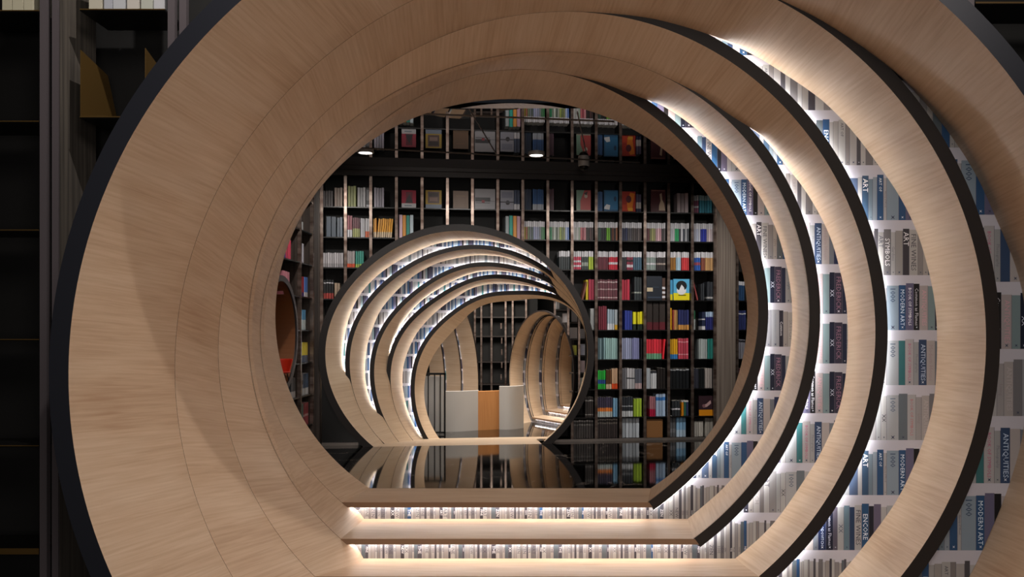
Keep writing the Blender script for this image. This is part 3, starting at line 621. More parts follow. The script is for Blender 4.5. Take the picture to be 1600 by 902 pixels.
# downlights and a camera
for (px, py), lb in (((571, 236), 'left round ceiling downlight in the mirrored ceiling'), ((838, 240), 'right round ceiling downlight in the mirrored ceiling')):
    p = cp(px, py); dl = thing('downlight', lb, 'downlight', (p[0], p[1], CEIL), 0, 'ceiling downlights')
    mb = MB(); mb.lathe([(.09, 0), (.09, -.02), (.075, -.024), (.075, 0)], 24); mb.build('trim_ring', M['white_metal'], dl)
    mb = MB(); mb.lathe([(.07, -.012), (.068, -.016)], 24); mb.build('lamp_glass', M['glow'], dl)
p = cp(912, 252); cm = thing('security_camera', 'small pale dome camera hanging from the mirrored ceiling', 'camera', (p[0], p[1], CEIL))
mb = MB(); mb.lathe([(.065, 0), (.065, -.05), (.06, -.06)], 20); mb.build('base', M['white_metal'], cm)
mb = MB(); mb.lathe([(.055, -.06), (.052, -.08), (.038, -.1), (.015, -.112)], 20); mb.build('dome', M['black_metal'], cm, smooth=True)
# hall in front
sbox('floor_hall', M['hall_floor'], -7, 7, -3, 6.2, -.95, -.85); sbox('ceiling_hall', M['dark'], -7, 7, -3, 6.2, 5.9, 6.0)
sbox('wall_hall_left', M['dark'], -7.1, -7, -3, 6.2, -.85, 5.9); sbox('wall_hall_right', M['dark'], 7, 7.1, -3, 6.2, -.85, 5.9)
# wall of the hall around the tunnel mouth
Ao = offset(clip_arc(fr1.loc2(Fc[0], 5.2), -.8, 200), .02); mb = MB(); n = 200; kw = 5.9
pol = np.r_[Ao, [[Ao[-1, 0], -.85], [Ao[0, 0], -.85]]]
for i in range(n):
    x0, x1 = -7+14*i/n, -7+14*(i+1)/n; s0, s1 = vspan(pol, x0), vspan(pol, x1)
    if s0 is None or s1 is None: mb.poly([(x0, kw, -.85), (x1, kw, -.85), (x1, kw, 5.9), (x0, kw, 5.9)])
    else: mb.poly([(x0, kw, s0[1]), (x1, kw, s1[1]), (x1, kw, 5.9), (x0, kw, 5.9)])
struct(mb.build('wall_front', M['back']))
# ================================================================ hall bookcases beside the big ring
def ibox(mb, x0, x1, y0, y1, d0, d1, c=None):
    """box whose front face spans the given picture rectangle at depth d0"""
    a = img(x0, y1, d0); b = img(x1, y0, d0); mb.box(a[0], b[0], d0, d1, a[2], b[2], c)
hd = 5.35
lb = thing('bookcase', 'tall dark bookcase left of the big ring, mostly empty', 'bookcase', img(80, 905, hd)*np.array([1, 1, 0])+np.array([0, 0, -.85])); LO = np.array(lb.location)
for x0, x1 in ((62, 73), (81, 91), (262, 273), (280, 291)):
    mb = MB(); a = img(x0, 0, hd); b = img(x1, 0, hd); mb.box(a[0], b[0], hd, hd+.04, -.85 if x0 < 100 else img(0, 372-x0, hd)[2], 4.6); part(mb, 'post', M['grey_post'], lb, LO)
mb = MB(); a = img(92, 0, hd); b = img(150, 0, hd+.35); mb.V = [(a[0], hd+.01, -.85), (b[0], hd+.35, -.85), (b[0], hd+.35, 4.6), (a[0], hd+.01, 4.6), (a[0]-.02, hd+.03, -.85), (b[0]-.02, hd+.37, -.85), (b[0]-.02, hd+.37, 4.6), (a[0]-.02, hd+.03, 4.6)]
mb.F = list(CUBE_F); mb.C = [None]*6; part(mb, 'side_panel', M['taupe'], lb, LO)
for y in (16, 189, 359, 530, 696, 857):
    mb = MB(); a = img(-60, y, hd); b = img(61, y, hd); mb.box(a[0], b[0], hd-.0, hd+.35, a[2]-(.04 if y == 857 else .012), a[2]); part(mb, 'shelf_board', M['shelf'], lb, LO)
    mb = MB(); mb.box(a[0], b[0], hd-.004, hd, a[2]-(.036 if y == 857 else .005), a[2]); part(mb, 'shelf_edge', M['brass'], lb, LO)
for y, x0, x1 in ((14, 125, 258), (182, 125, 262)):
    mb = MB(); a = img(x0, y, hd); b = img(x1, y, hd); mb.box(a[0], b[0], hd, hd+.35, a[2]-.012, a[2]); part(mb, 'shelf_board', M['shelf'], lb, LO)
    mb = MB(); mb.box(a[0], b[0], hd-.004, hd, a[2]-.006, a[2]); part(mb, 'shelf_edge', M['brass'], lb, LO)
for (x, y0, y1, dd, top, lbl) in ((126, 78, 182, .5, .33, 'larger brass bookend plate on the dark shelf left of the big ring'), (227, 75, 182, .3, .2, 'smaller brass bookend plate partly hidden by the big ring')):
    a = img(x, y1, hd); h = (y1-y0)/FP*hd; be = thing('bookend', lbl, 'bookend', (a[0], hd, a[2]), 0, 'brass bookends')
    mb = MB(); P = [(0, 0, 0), (0, dd, 0), (0, top, h*.85), (0, 0, h)]; V = [(-.002, y, z) for _, y, z in P]+[(.002, y, z) for _, y, z in P]
    mb.V = V; mb.F = [(0, 1, 2, 3), (7, 6, 5, 4), (0, 4, 5, 1), (1, 5, 6, 2), (2, 6, 7, 3), (3, 7, 4, 0)]; mb.C = [None]*6; mb.build('upright_plate', M['brass'], be)
    mb = MB(); mb.box(.002, .16, .0, .3, 0, .004); mb.build('foot_plate', M['brass'], be)
rb = thing('bookcase', 'dark bookcase corner at the top right beyond the big ring', 'bookcase', (img(1560, 0, hd)[0], hd, -.85)); RO = np.array(rb.location)
mb = MB(); a = img(1512, 0, hd); mb.box(a[0], a[0]+.04, hd, hd+.04, img(0, 22, hd)[2], 4.6); part(mb, 'post', M['grey_post'], rb, RO)
for y in (3,): mb = MB(); a = img(1524, y, hd); mb.box(a[0], a[0]+.9, hd, hd+.35, a[2]-.012, a[2]); part(mb, 'shelf_board', M['shelf'], rb, RO); mb = MB(); mb.box(a[0], a[0]+.9, hd-.004, hd, a[2]-.01, a[2]); part(mb, 'shelf_edge', M['brass'], rb, RO)
for x in (3.55, 4.1, 4.65, 5.2):
    mb = MB(); mb.box(x, x+.04, hd, hd+.04, -.85, 4.6); part(mb, 'post', M['grey_post'], rb, RO)
for z in (-.2, .45, 1.1, 1.75, 2.4): mb = MB(); mb.box(3.55, 5.24, hd, hd+.35, z-.012, z); part(mb, 'shelf_board', M['shelf'], rb, RO); mb = MB(); mb.box(3.55, 5.24, hd-.004, hd, z-.01, z); part(mb, 'shelf_edge', M['brass'], rb, RO)
# ================================================================ books
def book_mesh(w, h, dpt, bands, pages=True):
    """spine faces -Y; bands = [(f0, f1, colour)] from the foot"""
    mb = MB(); base = bands[0][2]
    cuts = sorted({0., 1.}|{q for b in bands[1:] for q in b[:2]})
    for a, b in zip(cuts[:-1], cuts[1:]):
        c = base
        for f0, f1, cc in bands[1:]:
            if f0-1e-6 <= a and b <= f1+1e-6: c = cc
        g = .0009
        s = len(mb.V); mb.V += [(-w/2+g, 0, a*h), (w/2-g, 0, a*h), (w/2-g, 0, b*h), (-w/2+g, 0, b*h), (-w/2, .004, a*h), (w/2, .004, a*h), (w/2, .004, b*h), (-w/2, .004, b*h), (-w/2, dpt, a*h), (w/2, dpt, a*h), (w/2, dpt, b*h), (-w/2, dpt, b*h)]
        for f in ((0, 1, 2, 3), (1, 5, 6, 2), (4, 0, 3, 7), (5, 9, 10, 6), (8, 4, 7, 11), (9, 8, 11, 10)): mb.F.append(tuple(s+i for i in f)); mb.C.append(c)
        if b == 1.:
            mb.F.append((s+3, s+2, s+6, s+7)); mb.C.append(c); mb.F.append((s+7, s+6, s+10, s+11)); mb.C.append(C('#d8d2c6') if pages else c)
        if a == 0.: mb.F.append((s, s+4, s+5, s+1)); mb.C.append(c); mb.F.append((s+4, s+8, s+9, s+5)); mb.C.append(C('#d8d2c6') if pages else c)
    return mb
ORD = ['top', 'second', 'third', 'fourth', 'fifth', 'sixth', 'seventh', 'eighth', 'lowest']
BAYR = {15: 'first bay', 14: 'second bay', 13: 'third bay', 12: 'fourth bay', 11: 'fifth bay', 10: 'sixth bay', 9: 'seventh bay', 8: 'eighth bay'}
def bayname(px):
    b = max(i for i in range(16) if PX[i] <= px+1)
    if b >= 8: return BAYR[b]+' left of the pilaster'
    return ['first', 'second', 'third', 'fourth', 'fifth', 'sixth', 'seventh', 'eighth'][b]+' bay from left'
W_, K_ = '#d4d4da', '#14161a'
T = (.70, 1, W_)     # white paper band at the head
# row, x0, x1, count, height px, colour(s), words, bands, lean
RUNS = [
 (0,504,520,4,25,'#2e1a1c','dark maroon',[],0),(0,522,535,3,30,'#a89080','tan',[],0),(0,543,556,3,33,'#a4ac58','olive yellow',[],0),(0,558,571,3,31,'#c6c6ca','white',[],0),(0,571.5,577,1,31,K_,'black and white',[(0,.14,W_),(.35,.9,'#8a8a90')],0),
 (0,584,600,4,31,'#b6b2c2','lilac white',[],0),(0,803.5,813,2,31,'#3a4866','slate blue',[(0,.3,W_)],0),(0,819,831,5,33,'#1c3450','dark navy',[],0),(0,833,850,6,33,'#3a6aa8','blue with pale foot',[(0,.3,'#c8d0dc')],0),(0,858,866,3,34,'#6a4858','dull mauve',[],0),
 (0,934.5,942.5,3,31,'#2a5a90','blue',[],0),(0,995,1003,2,28,'#504860','purple grey',[(0,.2,'#1c2040'),(.2,.55,'#b0aaa8')],0),(0,1059,1077,3,31,'#b6a6aa','pinkish grey',[],0),(0,1083.5,1093,3,28,'#8a4866','plum and white',[(.7,1,W_),(.3,.4,W_)],0),(0,1094,1114,5,28,'#3a90a8','teal blue',[(.72,1,'#a8c8d0')],0),
 (1,509,525,2,32,'#4a5868','slate grey',[],0),(1,526,535,2,31,'#6a7888','pale slate',[],0),(1,542,550,2,34,'#a04858','rose with white foot',[(0,.35,W_)],0),(1,550.5,562,4,31,'#6a1830','burgundy with green foot',[(0,.45,'#aab068')],0),(1,563,570,3,30,'#ccccd2','white grey',[],0),(1,570.5,577,2,30,'#d0d0d4','white with orange foot',[(0,.33,'#e0622a')],0),
 (1,583,588,2,30,'#e8a010','upright yellow',[(0,.3,'#d8c0a0')],0),(1,588.5,612,7,30,'#eaa412','leaning yellow',[(0,.3,'#d8c0a0')],5),(1,623,646,4,36,['#dcbccc','#e09840','#28a090','#bccdd6'],'pastel striped',[],0),(1,790,814,4,37,['#b8c4c8','#28a090','#e09840','#dcb0c6'],'pastel',[],0),
 (1,819,852,11,29,['#b0a030','#a86a50','#6a7a60','#707880','#586a68','#9098b8','#a0a4c0','#9aa4c0','#7a8088','#4a7a58','#3a8a50'],'white-topped mixed',[T],0),
 (1,857,890,11,29,['#3a8a60','#2a9060','#8a9a8a','#c0c8c0','#5a6a60','#b0b8a8','#90a050','#6a7a50','#98a070','#a8b8d8','#6080c0'],'white-topped green',[T],0),
 (1,896,928,11,29,['#c8c8c8','#b0b4b0','#dadada','#90a090','#c06a70','#a84858','#c88a90','#3a2a28','#201a1a','#4a3030','#302020'],'white-topped pink and dark',[T],0),
 (1,934,966,11,29,['#26403a','#2a4a40','#101a1c','#182024','#0e1414','#6ab020','#70b828','#18140e','#6a3a2a','#281818','#8a5a40'],'white-topped dark and lime',[T],0),
 (1,972,1004,10,29,['#1c2648','#20284a','#222a50','#46444a','#54505a','#3a3434','#4a4040','#34282c','#5a5050','#281c1e'],'white-topped navy and brown',[T],0),
 (1,1010,1041,10,29,['#4a1c22','#5a2028','#7a7a4a','#9a9a60','#8a8a58','#c09aa4','#d8b0b8','#b88a94','#1c1818','#50484a'],'white-topped maroon and olive',[T],0),
 (1,1046,1078,10,29,['#c6c8d0','#b8bcc4','#d0d0d6','#10985a','#14a060','#3a4048','#c8c8d0','#3c4450','#c0c4cc','#40464e'],'white-topped green and white',[T],0),
 (1,1083,1115,10,29,['#b8bcd0','#c2c6d8','#b4bad0','#c8ccda','#2c38a8','#3040b0','#2a36a0','#c8bcc4','#dcccd2','#c4b8be'],'white-topped lilac and blue',[T],0),
 (2,504,536,9,23,'#c6c2c6','grey white',[(0,.28,'#a8a4a8')],0),(2,542,554,4,26,'#b0a8a8','pale with orange foot',[(0,.24,'#e0562e')],0),(2,555,568,4,26,'#2a9080','teal with green foot',[(0,.22,'#a0b850')],0),
 (2,874,891,5,29,'#2a3438','white-topped charcoal',[T],0),(2,897,909,4,29,'#c83a5a','white-topped pink checked',[T,(.15,.25,W_),(.4,.5,W_)],0),(2,909.5,920,4,29,'#3a4644','white-topped mottled green',[T,(.2,.4,'#9aa49c')],0),(2,920.5,928,2,29,'#a8c038','white-topped lime',[T],0),
 (2,934,951,7,29,'#6a2a38','white-topped maroon',[T],0),(2,952,966,5,29,'#c02038','white-topped red',[T,(.3,.42,W_)],0),(2,972,980,3,29,'#2a2c34','white-topped black',[T],0),(2,980.5,990,4,29,'#8a2c44','white-topped red patterned',[T,(.15,.3,W_),(.45,.55,K_)],0),(2,990.5,1004,4,29,'#3a5a70','white-topped blue green',[T],0),
 (2,1010,1026,6,29,'#8a9a96','white-topped sage',[T,(.3,.4,W_)],0),(2,1027,1041,5,29,'#2c2426','white-topped dark brown',[T,(.3,.4,'#a89a90')],0),(2,1046,1057,4,29,'#9a6a28','white-topped golden brown',[T],0),(2,1057.5,1065,3,29,'#a8c8dc','white-topped pale blue',[T],0),(2,1066,1078,4,29,'#d03a40','white-topped scarlet',[T],0),
 (2,1083,1096,4,29,'#2c5cb0','white-topped blue',[T,(.3,.45,'#a04a5a')],0),(2,1097,1103,2,29,'#8a5040','white-topped rust',[T],0),(2,1103.5,1115,4,29,'#c49a68','white-topped tan',[T],0),
 (3,505,521,4,30,K_,'black with red foot',[(0,.3,'#b04038'),(.8,.86,W_)],0),(3,522,531,2,25,'#bca48c','beige',[],0),(3,909,912.5,1,29,'#7a4838','brown slanting',[],14),(3,916,920,1,32,'#d8c020','yellow',[],0),(3,920.5,929,2,32,'#a03048','crimson',[],0),
 (3,934,966,8,32,'#643640','dull maroon patterned',[(.85,.9,'#c8b8b8'),(.1,.14,'#c8b8b8'),(.5,.55,'#b0a0a0')],0),(3,972,985,3,32,'#ae2a40','red',[],0),(3,992,1004,3,36,'#283034','tall charcoal',[(.3,.36,'#98a098')],0),(3,1035.5,1041,1,35,'#4a342c','brown white-patterned',[(.1,.2,W_),(.3,.4,W_),(.5,.6,W_)],0),(3,1047,1052.5,1,32,'#4aa0d0','blue with yellow foot',[(0,.3,'#e8d820')],0),
 (3,1090,1093,1,30,'#a04848','red slanting',[],-14),(3,1096,1102,2,26,'#33373c','dark slanting',[],-14),(3,1106,1115,2,29,'#30343a','charcoal',[(.1,.2,'#a8a8a8')],0),
 (4,923,929,1,33,'#a4a8a8','grey',[],0),(4,936,949,4,37,'#702434','tall burgundy',[],0),(4,950,961,3,32,'#93a6b4','blue grey patterned',[(0,.3,'#c8ccd2')],0),(4,961.5,966,1,32,'#b8c4cc','pale with yellow foot',[(0,.25,'#e0b030')],0),(4,977,989,3,30,'#2a3a90','royal blue',[],0),(4,990,995,1,28,'#dcd820','bright yellow upright',[(0,.32,'#16281c')],0),(4,997,1005,2,28,'#e2d81c','bright yellow',[(0,.32,'#16281c')],0),
 (4,1011,1041,3,43,'#2c2522','thick tall black with red foot',[(0,.28,'#5a1a24')],0),(4,1047,1051,1,34,'#e6a818','orange yellow',[],0),(4,1052,1060,3,31,['#8a3a30','#c8945a','#b08850'],'brown and tan',[],0),(4,1061,1078,4,31,'#2a3060','navy with tan foot',[(0,.25,'#c8904a')],0),
 (4,1083,1088,1,30,'#2a6a4a','green and grey',[(0,.55,'#b0b8b8')],0),(4,1098,1103.5,1,28,'#28304a','dark navy',[(0,.2,W_),(.55,.62,W_)],0),(4,1104,1116,4,28,'#2a3070','white-topped indigo',[(.72,1,'#a8c0dc')],0),
 (5,935,947,4,33,['#4a6068','#7c98a0','#3c5860','#86a8ac'],'dark and pale teal',[],0),(5,947.5,966,6,33,'#94b8b6','pale teal',[],0),(5,972,988,5,33,'#98a0c0','pale lilac',[],0),(5,988.5,1000,4,33,'#8084b0','violet',[],0),(5,1002,1004.5,1,32,'#18181c','black',[],4),
 (5,1010,1035,6,31,'#d83040','red with green foot',[(0,.28,'#6aa080')],0),(5,1035.5,1039,1,31,'#e02c38','bright red tilted',[],5),(5,1047,1060,4,31,'#dca420','golden yellow with blue foot',[(0,.23,'#3a80c0')],0),(5,1061,1077,4,32,'#bc4456','rose red',[(.2,.24,'#dca0a8'),(.8,.85,'#dca0a8')],0),
 (5,1093,1106.5,4,31,'#aeb8b8','light grey',[],0),(5,1107,1115,3,31,'#2a8078','dark teal',[],0),
 (6,935,947,4,29,'#28b840','bright green',[(.28,.5,'#28509a')],0),(6,948,956.5,3,30,'#5a3c22','dark brown with cream foot',[(0,.25,'#d0b898')],0),(6,957,966,3,32,'#ceaa8a','peach with orange foot',[(0,.26,'#e0501e')],0),(6,973,980,2,32,'#6e6e74','mid grey',[],0),(6,980.5,993,3,32,'#b4b4b8','silver white',[(.48,.54,'#303036')],0),(6,993.5,1004,4,31,'#5a5e6a','blue grey with pink foot',[(0,.28,'#b8a0a2')],0),
 (6,1010,1017.5,3,32,'#bec6ce','pale blue grey',[],0),(6,1018,1027,3,28,'#c8ccd0','white with dark head',[(.85,1,'#34363c')],0),(6,1028,1041,3,32,'#201b1a','black brown',[],0),(6,1047,1078,6,31,'#101418','black with white head',[(.9,.96,'#a8acb0')],0),(6,1085,1093,3,31,'#3a3c48','dark slate',[],0),(6,1093.5,1102,3,31,'#16191b','plain black',[],0),(6,1103,1114,3,31,'#a8a09c','warm grey',[],0),
 (7,915,928,4,31,'#383230','dark grey patterned',[(.8,.86,'#a8a4a0'),(.1,.14,'#a8a4a0')],0),(7,934,958,7,31,'#403a50','dark violet with orange band',[(0,.27,'#b8c4c4'),(.27,.46,'#e08038')],0),(7,959,966,2,29,'#78a6c6','sky blue',[],0),(7,971,990,5,31,'#2e3238','black with white foot',[(0,.28,'#c8ccd0'),(.5,.55,'#a8acb0')],0),(7,991,1004,3,28,'#a0c038','lime green',[],0),
 (7,1016,1025.5,3,31,'#a87078','dusty pink with crimson foot',[(0,.36,'#b01840')],0),(7,1026,1041,3,35,'#a4bcd8','light blue',[(.7,.85,'#3a78c0')],0),(7,1051,1064,3,24,'#303438','charcoal with white band',[(.4,.5,W_)],0),(7,1066,1077,3,24,['#e09020','#2a6050','#303858'],'short orange, green and navy',[(.9,1,'#c8c8c8')],0),
 (8,897,928,8,29,'#443f3e','grey brown volume',[(.9,.96,'#b8b4b0'),(.7,.76,'#807c78')],0),(8,934,966,9,31,'#362e2e','dark brown volume',[(.9,.96,'#b8b0a8'),(.72,.8,'#8a827a')],0),(8,973,1000,5,32,'#b2bac2','tall silver grey',[],0),(8,1047,1057,2,33,'#66686c','grey mottled',[(.2,.4,'#84868a')],0),(8,1058,1073,3,31,'#86b4d8','sky blue and white',[(0,.35,'#b4cce0')],0),(8,1086,1100,4,28,'#c4c0b8','cream with black head',[(.86,1,'#26262a')],0),(8,1103,1116,4,29,'#a6a29a','stone grey',[],0),
]
items = []  # (size, kind, data)
for rn in RUNS:
    row, x0, x1, n, h, cols, words, bands, lean = rn
    wpx = (x1-x0)/n; items.append((wpx*h, n, 'wall', rn))
SIDE = [ # z row, x0, x1, n, h px(at wall scale), colours, words, bands
 (1,470,478,2,14,'#c0c4c4','pale grey',[]),(2,470,479,4,30,'#c0c0cc','lilac white',[]),(2,446.5,451,1,26,'#2a3080','indigo',[]),(2,451.5,459,2,38,'#c04058','crimson',[(.75,.82,K_)]),
 (3,470,475,2,31,'#d6cec6','cream',[(0,.2,'#a02060')]),(3,475.5,479.5,1,31,'#c03848','red',[(0,.22,'#3a2a80')]),(3,480,485,1,31,'#4a80d0','bright blue',[(0,.25,W_)]),(3,446.5,457,3,33,'#c88090','pink',[]),
 (4,459,466,2,29,'#bcaca4','beige pink',[]),(4,470,476,2,30,'#c8d0d0','white grey',[]),(4,476.5,482,1,30,'#4a90c0','blue and white',[(0,.5,'#b8c8cc')]),(5,470,476,2,33,'#b0b8b8','grey white',[(.4,.6,'#50545c')]),(5,476.5,485,2,30,'#d8c838','yellow with slate foot',[(0,.35,'#4a5870')]),
 (6,459,466,2,29,'#404850','dark slate',[(0,.32,'#b8bcc0')]),(6,470,478,3,33,'#8c8c92','grey mottled',[(0,.32,'#c0c4c8'),(.5,.7,'#34343a')]),(6,478.5,486,2,32,'#2a4a6a','steel blue with white foot',[(0,.32,'#b8bcc0')]),(7,470,478,3,34,'#5a9088','sea green',[]),(7,478.5,486,3,34,'#984048','brick red',[(.4,.5,'#c0a0a0')])]
NARR = [(3,1154,1165,3,30,'#2a4a70','white-topped blue',[(.8,1,W_)]),(4,1154,1167,4,30,'#303868','indigo patterned',[(.8,.86,W_)]),(5,1154,1166,3,30,'#90909a','grey',[(.85,.95,'#303038')]),(6,1154,1165,3,30,'#5a3040','dull plum',[])]
for s in SIDE: items.append(((s[2]-s[1])/s[3]*s[4]*1.2, s[3], 'side', s))
for s in NARR: items.append(((s[2]-s[1])/s[3]*s[4]*1.1, s[3], 'narrow', s))
items.sort(key=lambda q: -q[0])
left = 278; STUFF = MB(); nobj = 0
def place(mbk, P, rz, lean, label, group, cache):
    me_o = cache.get('o')
    if me_o is None:
        o = mbk.build('book', M['book']); cache['o'] = o
    else:
        o = me_o.copy(); COL.objects.link(o)
    o.location = P; o.rotation_euler = (0, math.radians(lean), rz); tag(o, label, 'book', group)
for size, n, kind, s in items:
    if kind == 'wall': row, x0, x1, n, hp, cols, words, bands, lean = s
    else: (row, x0, x1, n, hp, cols, words, bands), lean = s, 0
    clist = cols if isinstance(cols, list) else [cols]*n
    ind = left >= n
    if ind: left -= n
    if kind == 'wall': lab = '%s book, %s shelf, %s' % (words, ORD[row], bayname((x0+x1)/2)); grp = '%s books, %s shelf, %s' % (words, ORD[row], bayname((x0+x1)/2))
    elif kind == 'side':
        sd_ = 'beside the round nook' if x1 < 468 else 'by the corner'
        lab = '%s book in left side bookcase, %s shelf, %s' % (words, ORD[row], sd_); grp = lab+', run'
    else: lab = '%s book in the narrow right bookcase, %s shelf' % (words, ORD[row]); grp = lab+', run'
    caches = {}
    rnd = random.Random(int(x0*10)+row)
    for i in range(n):
        a, b = x0+(x1-x0)*i/n, x0+(x1-x0)*(i+1)/n
        if kind == 'side':
            d0, d1 = sd(a), sd(b); w = (d1-d0)*.88; P = (SX-.03, (d0+d1)/2, SHELF_Z[row]); rz = math.pi/2; hh = hp*10.4/FP
        else:
            u0, u1 = uof(a), uof(b); w = (u1-u0)*.88; P = w3((u0+u1)/2, .035, SHELF_Z[row]); rz = WYAW; hh = hp*wall_d(a)/FP*(1.0)
        if lean: w *= .92
        c = clist[i]; vi = (i*7+int(x0)) % 3; key = (c, vi); vm = (1., .8, 1.12)[vi]
        hh2 = hh
        if key not in caches:
            var = []
            for f0, f1, cc in bands: var.append((f0, f1, tuple(min(1, q*vm) for q in C(cc)[:3])+(1,)))
            caches[key] = {'mb': book_mesh(w, hh2*(1, .99, 1.012)[vi], .17, [(0, 1, tuple(min(1, q*vm) for q in C(c)[:3])+(1,))]+var)}
        ca = caches[key]
        if lean: P = (P[0], P[1], P[2]+abs(math.sin(math.radians(lean)))*w/2)
        if ind: place(ca['mb'], P, rz, lean, lab, grp if n > 1 else None, ca)
        else:
            bb = len(STUFF.V); cr_, sr_ = math.cos(rz), math.sin(rz)
            STUFF.V += [(P[0]+x*cr_-y*sr_, P[1]+x*sr_+y*cr_, P[2]+z) for x, y, z in ca['mb'].V]; STUFF.F += [tuple(bb+q for q in f) for f in ca['mb'].F]; STUFF.C += ca['mb'].C
for o in COL.objects:
    if o.name.startswith('book') and o.get('category') == 'book' and not o.get('group'):
        if 'group' in o: del o['group']
if STUFF.V:
    o = STUFF.build('books', M['book']); tag(o, 'thin white-topped and dark paperbacks filling the upper shelves of the book wall', 'books'); o['kind'] = 'stuff'
# face-out books
def cover(x0, x1, y0, row, label, shapes, base, thick=.02, rowpx=None):
    """front cover facing the room; shapes = (colour, polygon in 0..1 cover space)"""
    u0, u1 = uof(x0), uof(x1); w = u1-u0; d = wall_d((x0+x1)/2); z = SHELF_Z[row]; zt = EYE-(y0-CY)/FP*d; h = zt-z
    P = w3((u0+u1)/2, .02, z); t = thing('book', label, 'book', P, WYAW)
    mb = MB(); mb.box(-w/2, w/2, 0, .004, 0, h); mb.box(-w/2, w/2, thick, thick+.004, 0, h); mb.box(-w/2, -w/2+.003, .004, thick, 0, h); mb.C = [C(base)]*len(mb.F); mb.build('cover', M['book'], t)
    mb = MB(); mb.box(-w/2+.004, w/2-.004, .004, thick, .004, h-.004, C('#ddd6c8')); mb.build('pages', M['book'], t)
    if shapes:
        mb = MB()
        for q, (c, pl_) in enumerate(shapes): mb.poly([(-w/2+a*w, -.0008*(q+1), b*h) for a, b in pl_], C(c))
        mb.build('cover_print', M['book'], t)
def rc(a, b, c, d): return [(a, b), (c, b), (c, d), (a, d)]
def blob(cx, cy, rx, ry, n=14, a0=0, a1=2*math.pi): return [(cx+rx*math.cos(a0+(a1-a0)*i/n), cy+ry*math.sin(a0+(a1-a0)*i/n)) for i in range(n)]
cover(627.5, 650, 297, 0, 'face-out crimson book with dark figure and white foot, fourth bay from the left', [('#7a1434', rc(.3, .3, .75, .9)), ('#3a3038', [(.25, .28), (.8, .28), (.62, .62), (.55, .8), (.42, .62)]), ('#d8d8dc', rc(0, 0, 1, .26)), ('#8a9aa8', rc(.2, .1, .7, .16))], '#c0264a')
cover(665, 690, 297, 0, 'face-out book with yellow frame round a brown picture', [('#caa828', rc(0, .22, 1, 1)), ('#6a5048', rc(.14, .28, .86, .92)), ('#a88a80', rc(.25, .4, .75, .6)), ('#3a2a28', rc(.2, .65, .8, .85)), ('#8a98ac', rc(0, 0, 1, .22))], '#8a98ac')
cover(708, 732, 298, 0, 'face-out plain brown book above the second tunnel', [('#7a5220', rc(.2, .7, .8, .74)), ('#5e4018', rc(.1, .05, .9, .1))], '#6c471c')
cover(742, 774, 295, 0, 'face-out grey book with black band and small red mark', [('#24242a', rc(.02, .38, .76, .58)), ('#9a2a3a', rc(.34, .32, .48, .45)), ('#8a8a90', rc(.76, .38, 1, .42)), ('#3a3a40', rc(.04, .3, .74, .33))], '#a8a8ae')
cover(782, 803, 297, 0, 'face-out pale grey book with dark spot at its centre', [('#34343c', blob(.55, .36, .16, .12)), ('#50505a', rc(0, .36, 1, .42)), ('#8c90a4', rc(.1, .6, .9, .9))], '#a4a6b4')
cover(901, 923.5, 297, 0, 'face-out red and green illustrated book', [('#7aa08a', rc(0, 0, .28, 1)), ('#7aa08a', [(.28, .5), (.55, 1), (.28, 1)]), ('#b83c38', [(.28, .06), (1, .06), (1, .95), (.6, .95), (.28, .4)]), ('#c8b8a8', blob(.66, .72, .12, .1)), ('#3a2428', [(.5, .85), (.8, .95), (.7, .75)]), ('#a8a090', rc(0, 0, 1, .05))], '#b04040')
cover(944, 966, 297, 0, 'face-out deep blue book with a small white drawing', [('#1f6c9c', rc(.1, .1, 1, .95)), ('#d8dce0', [(.02, .12), (.4, .08), (.45, .3), (.2, .34), (.05, .22)]), ('#0e3a5c', blob(.8, .6, .1, .12))], '#185680')
cover(972, 993.5, 299, 0, 'face-out orange and dark red illustrated book', [('#d87818', [(.3, .1), (.75, .1), (.95, .9), (.6, .95), (.4, .5)]), ('#5a1c28', blob(.5, .62, .2, .18)), ('#c03c1c', rc(.05, .05, .4, .35)), ('#e0a030', rc(.45, .04, .8, .2))], '#a82c18')
cover(1017.5, 1040.5, 296, 0, 'face-out dark maroon book with a pale figure on the right', [('#c0a890', [(.55, .08), (.98, .08), (.9, .4), (.78, .55), (.74, .85), (.6, .8), (.66, .5), (.56, .3)]), ('#8a5a50', rc(.05, .93, .95, .97))], '#4a1c22')
cover(1011, 1035, 431.5, 3, 'face-out black book with a small cream label', [('#c8b89a', rc(.02, .36, .4, .52)), ('#38465a', rc(.08, .1, .92, .14)), ('#2c3848', rc(.4, .52, .8, .56))], '#18202c')
cover(1053, 1078, 436, 3, 'face-out sky blue and yellow book with a black-haired face', [('#e8da1c', rc(0, 0, 1, .34)), ('#e6e8ee', blob(.5, .46, .3, .2)), ('#14161c', blob(.5, .68, .34, .24)), ('#e6e8ee', [(.28, .36), (.72, .36), (.66, .6), (.5, .74), (.4, .58)]), ('#5a5418', rc(.3, .22, .78, .26))], '#58b0dc')
cover(1093, 1114, 619, 7, 'face-out dark plum book with pale brushstroke and orange foot', [('#e09018', rc(0, 0, 1, .3)), ('#c4a0a0', [(.3, .4), (.6, .45), (.9, .62), (.85, .78), (.55, .6), (.35, .55)]), ('#8a6068', blob(.35, .5, .12, .08))], '#38242c', .05)
cover(1011, 1036, 655.5, 8, 'large plain brown box-like book on the lowest shelf', [('#9a6e42', rc(.1, .86, .9, .9)), ('#6c4826', rc(0, .95, 1, 1))], '#8a6038', .08)
